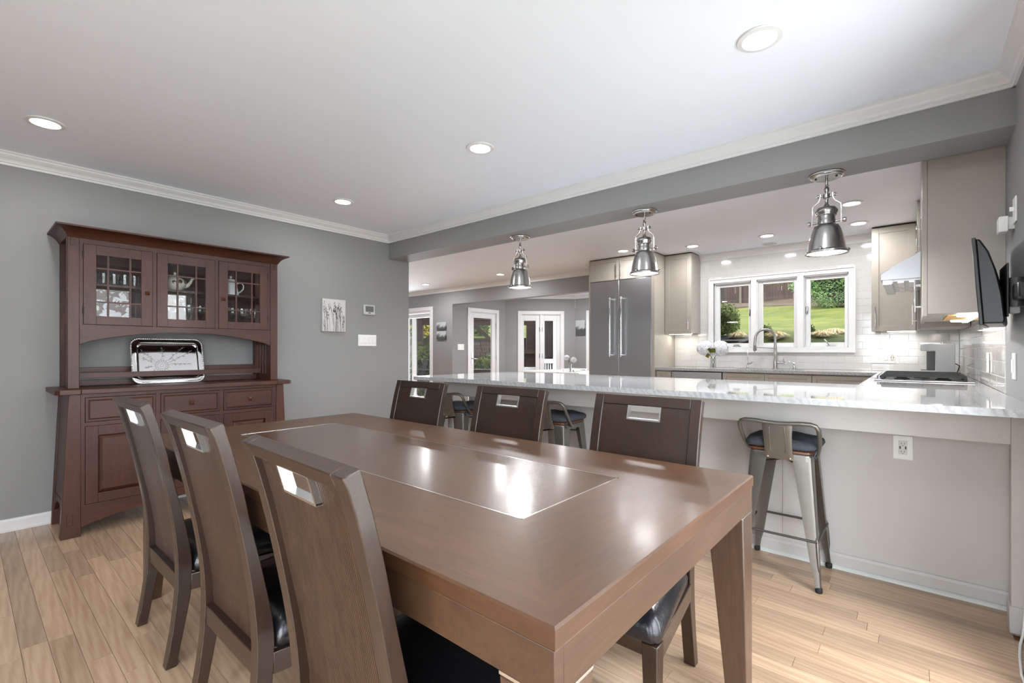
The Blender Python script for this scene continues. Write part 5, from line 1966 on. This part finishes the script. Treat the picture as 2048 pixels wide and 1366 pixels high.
lawn('lawn', 'green lawn rising behind the kitchen window', right_lawn, 80, 120, grass_m)
o = MB()
for k in range(90):
    t0, t1 = k / 90, (k + 1) / 90
    xa, xb = -11 + 25 * t0, -11 + 25 * t1
    for j in range(16):
        ya, yb = 19.6 + j * .405, 19.6 + (j + 1) * .405
        w = .5 * math.sin(xa * .9)
        w2 = .5 * math.sin(xb * .9)
        def g(x_, y_):
            return (x_, y_, slope_z(y_) + .05 * math.sin(x_ * 1.3 + y_) + .03 * math.sin(y_ * 2.1) + (.05 if y_ > 20.1 else -.12))
        o.quad(g(xa, ya + (w if j == 0 else 0)), g(xb, ya + (w2 if j == 0 else 0)), g(xb, yb), g(xa, yb))
tag(o.build('bare_soil', soil_m, smooth=True), 'strip of bare soil along the foot of the garden fence', 'soil', kind='stuff')

fc_ = thing('garden_fence', 'tall brown board fence at the top of the lawn', 'fence', (0, 26.0, slope_z(26.0)))
fence_m = wood('weathered_fence', SX(96, 68, 54), SX(150, 118, 98), 'z', 3, 10, .9, 0, .5, randomize=.2)
mb = MB()
x = -12.0
while x < 9:
    w = GR.uniform(.11, .15)
    mb.box(x, x + w - .004, -.02 + GR.uniform(-.01, .01), .0, -.3, 1.9 + GR.uniform(-.04, .04))
    x += w
tag(mb.build('pickets', fence_m, fc_), kind='stuff')
x = -11.6
while x < 9:
    box(x, x + .10, -.10, -.02, -.1, 1.95).build('post', plain('pale_post', SX(196, 176, 150), .8) if 'pale_post' not in bpy.data.materials else bpy.data.materials['pale_post'], fc_)
    x += 2.4
for z in (.4, 1.5):
    box(-12, 9, 0, .05, z, z + .09).build('rail', fence_m, fc_)


def shrub(name, label, cat, loc, rx, ry, rz, n, leaf, mat, trunk=None, group=None, core=True):
    o = thing(name, label, cat, loc, group=group)
    mb = MB()
    for k in range(n):
        z = GR.uniform(-.85, 1)
        a = GR.uniform(0, 2 * math.pi)
        rr = math.sqrt(max(0, 1 - z * z))
        lump = 1 + .14 * math.sin(3 * a + loc[0] * 5) * math.cos(4 * z) + .10 * math.sin(7 * a + 5 * z)
        s_ = GR.uniform(.78, 1.05) * lump
        p = Vector((rr * math.cos(a) * rx * s_, rr * math.sin(a) * ry * s_, rz + z * rz * s_))
        d = Vector((GR.uniform(-1, 1), GR.uniform(-1, 1), GR.uniform(-.4, 1))).normalized()
        q = d.orthogonal().normalized() * leaf * GR.uniform(.35, .6)
        e = d * leaf * GR.uniform(.8, 1.4)
        mb.quad(p - q, p + e * .3 - q * .2, p + e, p + q)
    tag(mb.build('foliage', mat, o), kind='stuff')
    if core:
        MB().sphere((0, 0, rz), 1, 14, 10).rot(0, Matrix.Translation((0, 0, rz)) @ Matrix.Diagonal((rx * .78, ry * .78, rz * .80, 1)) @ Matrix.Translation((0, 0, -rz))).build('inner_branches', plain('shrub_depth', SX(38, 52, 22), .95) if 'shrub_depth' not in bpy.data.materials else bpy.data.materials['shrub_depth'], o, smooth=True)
    if trunk:
        MB().tube([(0, 0, trunk[1]), (0, 0, rz * .6)], trunk[0], 8).build('trunk', plain('bark', SX(84, 66, 54), .9) if 'bark' not in bpy.data.materials else bpy.data.materials['bark'], o, smooth=True)
    return o


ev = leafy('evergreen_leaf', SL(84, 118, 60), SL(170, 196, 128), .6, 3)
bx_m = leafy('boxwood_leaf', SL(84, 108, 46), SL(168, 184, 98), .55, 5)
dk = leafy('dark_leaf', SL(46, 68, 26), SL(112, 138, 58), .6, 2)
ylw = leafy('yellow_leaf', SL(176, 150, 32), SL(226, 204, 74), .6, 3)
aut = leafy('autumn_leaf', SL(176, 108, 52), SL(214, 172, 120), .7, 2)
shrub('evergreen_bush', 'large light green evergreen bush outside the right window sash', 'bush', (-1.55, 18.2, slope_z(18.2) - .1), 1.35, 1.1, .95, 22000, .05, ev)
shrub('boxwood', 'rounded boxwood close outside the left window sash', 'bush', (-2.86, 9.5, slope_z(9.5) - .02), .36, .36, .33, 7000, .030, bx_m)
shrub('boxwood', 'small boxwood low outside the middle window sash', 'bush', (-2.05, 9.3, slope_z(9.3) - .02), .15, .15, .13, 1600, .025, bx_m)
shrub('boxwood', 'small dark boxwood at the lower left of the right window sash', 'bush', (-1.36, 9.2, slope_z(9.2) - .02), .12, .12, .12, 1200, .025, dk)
st_m = leafy('straw_grass', S(206, 184, 146), S(232, 216, 184), .8, 6)
for i, (x, y, lab) in enumerate(((-2.42, 9.1, 'tuft of straw coloured grass outside the left window sash'), (-1.78, 9.0, 'tuft of straw coloured grass outside the middle window sash'), (-1.12, 9.0, 'tuft of straw coloured grass outside the right window sash'), (-.98, 9.3, 'second tuft of straw grass outside the right window sash'))):
    o = thing('grass_tuft', lab, 'grass tuft', (x, y, slope_z(y)), group='straw grasses below the window')
    mb = MB()
    for k in range(420):
        a, b = GR.uniform(0, 6.28), GR.uniform(.2, 1.0)
        L = GR.uniform(.10, .20)
        p0 = Vector((math.cos(a) * .03, math.sin(a) * .03, 0))
        p1 = Vector((math.cos(a) * L * b * .9, math.sin(a) * L * b * .9, L * (.85 - b * .25)))
        p2 = Vector((math.cos(a) * L * b * 1.7, math.sin(a) * L * b * 1.7, L * (.8 - b * .55)))
        w = Vector((-math.sin(a), math.cos(a), 0)) * .004
        mb.quad(p0 - w, p0 + w, p1 + w, p1 - w)
        mb.quad(p1 - w, p1 + w, p2)
    tag(mb.build('blades', st_m, o), kind='stuff')
tag(box(-3.22, -2.2, 8.35, 8.55, 1.02, slope_z(8.5) + .05).build('bed_edging', plain('slate_cap', SX(120, 108, 100), .85, bump=.4, bscale=12)), 'flat stone edging of the planting bed outside the left window sash', 'edging')
o = lawn('mulch_bed', 'dark mulch around the boxwood outside the left window sash', lambda u, v_: (-3.22 + 1.07 * u, 8.5 + 1.1 * v_, slope_z(8.5 + 1.1 * v_) + .035), 6, 6, plain('mulch', SX(92, 66, 54), .95, bump=.8, bscale=30, var=.3))
o['category'] = 'mulch'
tk = thing('bare_tree', 'dark tree trunk standing before the fence behind the left sash', 'tree', (-6.85, 23.0, slope_z(23.0)))
MB().tube([(0, 0, -.2), (.02, 0, .2), (-.03, 0, 1.2), (.0, 0, 4)], [.30, .20, .17, .15], 12).build('trunk', bpy.data.materials.get('bark') or plain('bark', SX(84, 66, 54), .9), tk, smooth=True)
for i, (x, lab) in enumerate(((1.0, 'russet tree beyond the fence behind the right sash'), (-5.0, 'bare pale tree beyond the fence behind the middle sash'), (-11.0, 'tall dark tree beyond the hill on the left'))):
    shrub('tree', lab, 'tree', (x, 30 + 5 * i, slope_z(30 + 5 * i) + .3), 2.8, 1.8, 3.2, 2600, .32, (aut, st_m, dk)[i], (.18, -.5))

# retaining wall under the window lawn
rw = thing('retaining_wall', 'low stone retaining wall below the kitchen window lawn', 'stone wall', (0, 7.70, 0))
box(-3.25, 8, 0, .25, -.16, 1.15).build('wall_core', stone_m, rw)

# ground, patio
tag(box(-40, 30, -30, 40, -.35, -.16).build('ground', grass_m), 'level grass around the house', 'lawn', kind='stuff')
pt = tag(box(-17, -3.3, 6.60, 15.0, -.16, -.02).build('patio', plain('patio_paving', SX(150, 142, 132), .85, bump=.3, bscale=8, var=.15)), 'pale stone patio outside the breakfast nook', 'patio')
pt['kind'] = 'structure'
pt.name = 'floor_patio'

# stone wall across the patio, facing the house at 14 m
yaw = math.radians(40.46)
Fv, Rv = Vector((-math.sin(yaw), math.cos(yaw), 0)), Vector((math.cos(yaw), math.sin(yaw), 0))
sw = thing('stone_wall', 'dry-laid stone wall behind the patio with a dark cap', 'stone wall', tuple(Fv * 14.0 + Vector((0, 0, -.02))), yaw)
box(-7, 2.2, .12, .5, 0, 1.5).build('wall_core', plain('joint_shadow', SX(96, 80, 68), .95), sw)
stone_cols = [plain('stone_%d' % k, SX(*c), .85, bump=.5, bscale=20, var=.2) for k, c in enumerate(((196, 170, 146), (170, 140, 116), (206, 188, 166), (152, 132, 118), (184, 150, 122)))]
z = 0.0
count = 0
big = []
while z < 1.48:
    hh = GR.choice((.07, .09, .11))
    x = -4.2
    while x < 1.0:
        w = GR.uniform(.14, .34)
        dpt = GR.uniform(.0, .03)
        if z > .35 and ((-1.45 < x < -.25) or (.0 < x < .75) or (-3.3 < x < -2.1)) and count < 290:
            MB().hexa([(x, dpt, z), (x + w - .012, dpt, z), (x + w - .012, .15, z), (x, .15, z), (x + .008, dpt + .006, z + hh - .01), (x + w - .02, dpt + .006, z + hh - .01), (x + w - .012, .15, z + hh - .01), (x, .15, z + hh - .01)]).build('stone', GR.choice(stone_cols), sw)
            count += 1
        else:
            big.append((x, x + w - .012, dpt, .15, z, z + hh - .01))
        x += w
    z += hh
mb = MB()
for b_ in big:
    mb.box(*b_)
tag(mb.build('more_stones', stone_m, sw), kind='stuff')
box(-7.1, 2.3, -.05, .55, 1.50, 1.57).build('cap', plain('dark_cap_stone', SX(92, 84, 78), .8), sw, bevel=.01)


def left_hill(u, v_):
    p = Fv * (14.4 + 16 * v_) + Rv * (-14 + 20 * u)
    return (p.x, p.y, 1.44 + .15 * 16 * v_ + .08 * math.sin(p.x))


lawn('lawn', 'sunlit grass slope above the stone wall', left_hill, 30, 30, grass_m)


def at(px, depth, z):
    p = Fv * depth + Rv * ((px - 1024) / 942.0 * depth)
    return (p.x, p.y, z)


shrub('garden_shrub', 'round dark shrub above the stone wall, seen through the nook door', 'bush', at(957, 15.4, 1.5), .36, .36, .48, 3000, .045, dk)
shrub('garden_shrub', 'bright green ornamental grass at the foot of the stone wall', 'bush', at(975, 13.0, .25), .5, .4, .36, 2500, .07, bx_m)
for i, (px, d, z, rx, rz, mt_, lab) in enumerate(((826, 17, 1.6, 1.0, 1.1, dk, 'dark green tree at the left edge of the hall door view'), (852, 16, 1.9, .55, .65, ylw, 'yellow flowering bush seen through the hall door'),
                                           (852, 12.5, .2, .42, .75, bx_m, 'tall green shrub low in the hall door view'), (838, 21, 2.3, 1.5, 1.3, bx_m, 'pale green tree high in the hall door view'),
                                           (962, 24, 2.6, 2.2, 1.3, dk, 'dark trees on the ridge seen through the nook door'), (1050, 29, 3.2, 1.6, 1.5, bx_m, 'light tree seen through the left pane of the angled doors'))):
    shrub('garden_tree' if d > 15 else 'garden_shrub', lab, 'tree' if d > 15 else 'bush', at(px, d, z - .3), rx, rx, rz, 4200, .05 if d < 18 else .10, mt_)

# pergola over the patio
pg_m = wood('stained_cedar', SX(110, 74, 56), SX(160, 116, 92), 'z', 4, 10, .8, 0)
pe = thing('pergola', 'brown timber pergola over the patio outside the nook', 'pergola', at(900, 12.4, -.02), yaw)
def pp(px): return (px - 900) / 942.0 * 12.4
for px in (839, 995):
    box(pp(px) - .09, pp(px) + .09, -.09, .09, 0, 2.1).build('post', pg_m, pe)
box(pp(800), pp(1065), -.06, .06, 1.86, 2.12).build('beam', pg_m, pe)
for sx in (-1, 1):
    for px in ((995,) if sx < 0 else (839,)):
        x = pp(px)
        q_ = [Vector((x, 0, 1.15)), Vector((x + sx * .16, 0, 1.45)), Vector((x + sx * .62, 0, 1.88))]
        MB().loft([[(p.x - .07, -.04, p.z), (p.x + .07, -.04, p.z), (p.x + .07, .04, p.z), (p.x - .07, .04, p.z)] for p in q_]).build('brace', pg_m, pe)
for k in range(7):
    box(pp(800) + k * .5, pp(800) + k * .5 + .05, -.35, 1.3, 2.12, 2.26).build('rafter', pg_m, pe)
wp = thing('porch_post', 'slim white post seen through the hall door', 'post', at(829, 11.3, -.02), yaw)
box(-.05, .05, -.05, .05, 0, 2.3).build('shaft', M['trim'], wp, bevel=.004)
box(-.07, .07, -.07, .07, 0, .12).build('base', M['trim'], wp)

# outdoor dining set and grill island
def patio_chair(label, px, d, rz):
    c = thing('patio_chair', label, 'chair', at(px, d, -.02), yaw + rz, 'dark patio chairs')
    box(-.25, .25, -.25, .25, .40, .44).build('seat', M['black_iron'], c)
    MB().hexa([(-.25, -.25, .44), (.25, -.25, .44), (.25, -.22, .44), (-.25, -.22, .44), (-.25, -.36, .95), (.25, -.36, .95), (.25, -.33, .95), (-.25, -.33, .95)]).build('backrest', M['black_iron'], c)
    for sx in (-.23, .23):
        for sy in (-.23, .23):
            box(sx - .015, sx + .015, sy - .015, sy + .015, 0, .40).build('leg', M['black_iron'], c)
        MB().tube([(sx * 1.08, -.28, .64), (sx * 1.08, .2, .64), (sx * 1.08, .24, .42)], .015, 6).build('arm', M['black_iron'], c)
    return c


patio_chair('dark patio chair at the left of the outdoor table in the hall door view', 826, 12.0, math.pi * .5)
patio_chair('dark patio chair at the right of the outdoor table in the hall door view', 856, 12.0, -math.pi * .5)
ot = thing('patio_table', 'dark outdoor table seen through the hall door', 'table', at(841, 12.1, -.02), yaw)
box(-.5, .5, -.45, .45, .70, .73).build('top', M['black_iron'], ot)
for sx in (-.45, .45):
    for sy in (-.4, .4):
        box(sx - .02, sx + .02, sy - .02, sy + .02, 0, .70).build('leg', M['black_iron'], ot)
gi = thing('grill_island', 'dark outdoor counter with stainless grill seen through the nook door', 'grill', at(968, 12.6, -.02), yaw)
box(-.55, .50, -.3, .3, 0, .66).build('counter', plain('dark_stone_block', SX(58, 50, 46), .7, bump=.3, bscale=10, var=.3), gi)
box(-.58, .53, -.33, .33, .66, .70).build('slab', plain('slab_brown', SX(96, 78, 66), .6), gi)
box(-.2, .12, -.31, -.29, .12, .55).build('grill_front', M['steel'], gi)

# screened porch seen through the angled doors
sp_ = thing('screened_porch', 'white framed porch wall with dark screen and white railing', 'porch', at(1100, 13.0, -.02), yaw)
def sx_(px): return (px - 1100) / 942.0 * 13.0
scr = plain('dark_brick_screen', SX(96, 72, 66), .9, bump=.4, bscale=60, var=.3)
box(sx_(1086), sx_(1124), .05, .09, 1.02, 2.05).build('screen', scr, sp_)
for px in (1085, 1110):
    box(sx_(px) - .05, sx_(px) + .05, -.02, .10, 0, 2.25).build('post', M['trim'], sp_)
box(sx_(1080), sx_(1126), -.02, .1, 2.05, 2.2).build('header', M['trim'], sp_)
box(sx_(1080), sx_(1126), -.03, .1, .84, .96).build('hand_rail', M['trim'], sp_)
box(sx_(1080), sx_(1126), -.02, .08, .30, .36).build('lower_rail', M['trim'], sp_)
for k in range(9):
    x = sx_(1086) + k * .065
    box(x, x + .028, 0, .03, .36, .84).build('baluster', M['trim'], sp_)
box(sx_(1076), sx_(1130), .10, .16, 0, 2.6).build('cladding', plain('brown_cladding', SX(120, 78, 62), .9), sp_)
cmn = thing('brick_chimney', 'brown brick outdoor fireplace seen through the left angled door', 'fireplace', at(1063, 13.4, -.02), yaw)
bm = plain('brown_brick', SX(112, 84, 72), .9, bump=.6, bscale=30, var=.3)
box(-.14, .30, 0, .6, 0, 3.0).build('stack', bm, cmn)
box(-.30, .34, -.12, .6, 1.10, 1.22).build('mantel', pg_m, cmn)
box(-.35, .34, -.10, .0, .55, .72).build('hearth_shelf', M['trim'], cmn)
box(-.35, .34, -.10, .0, 0, .55).build('hearth', plain('black_hearth', SX(40, 38, 40), .7), cmn)

# trees beyond the side window: they show mirrored in the hutch glass
for i, (x, y, lab) in enumerate(((6.0, 2.4, 'autumn tree outside the side window, mirrored in the hutch glass'), (9.5, 6.6, 'second autumn tree outside the side window'), (9.0, -2.2, 'third tree outside the side window'))):
    shrub('garden_tree', lab, 'tree', (x, y, .2), 1.6, 1.6, 2.2, 1400, .22, aut, (.12, -.36), core=False)
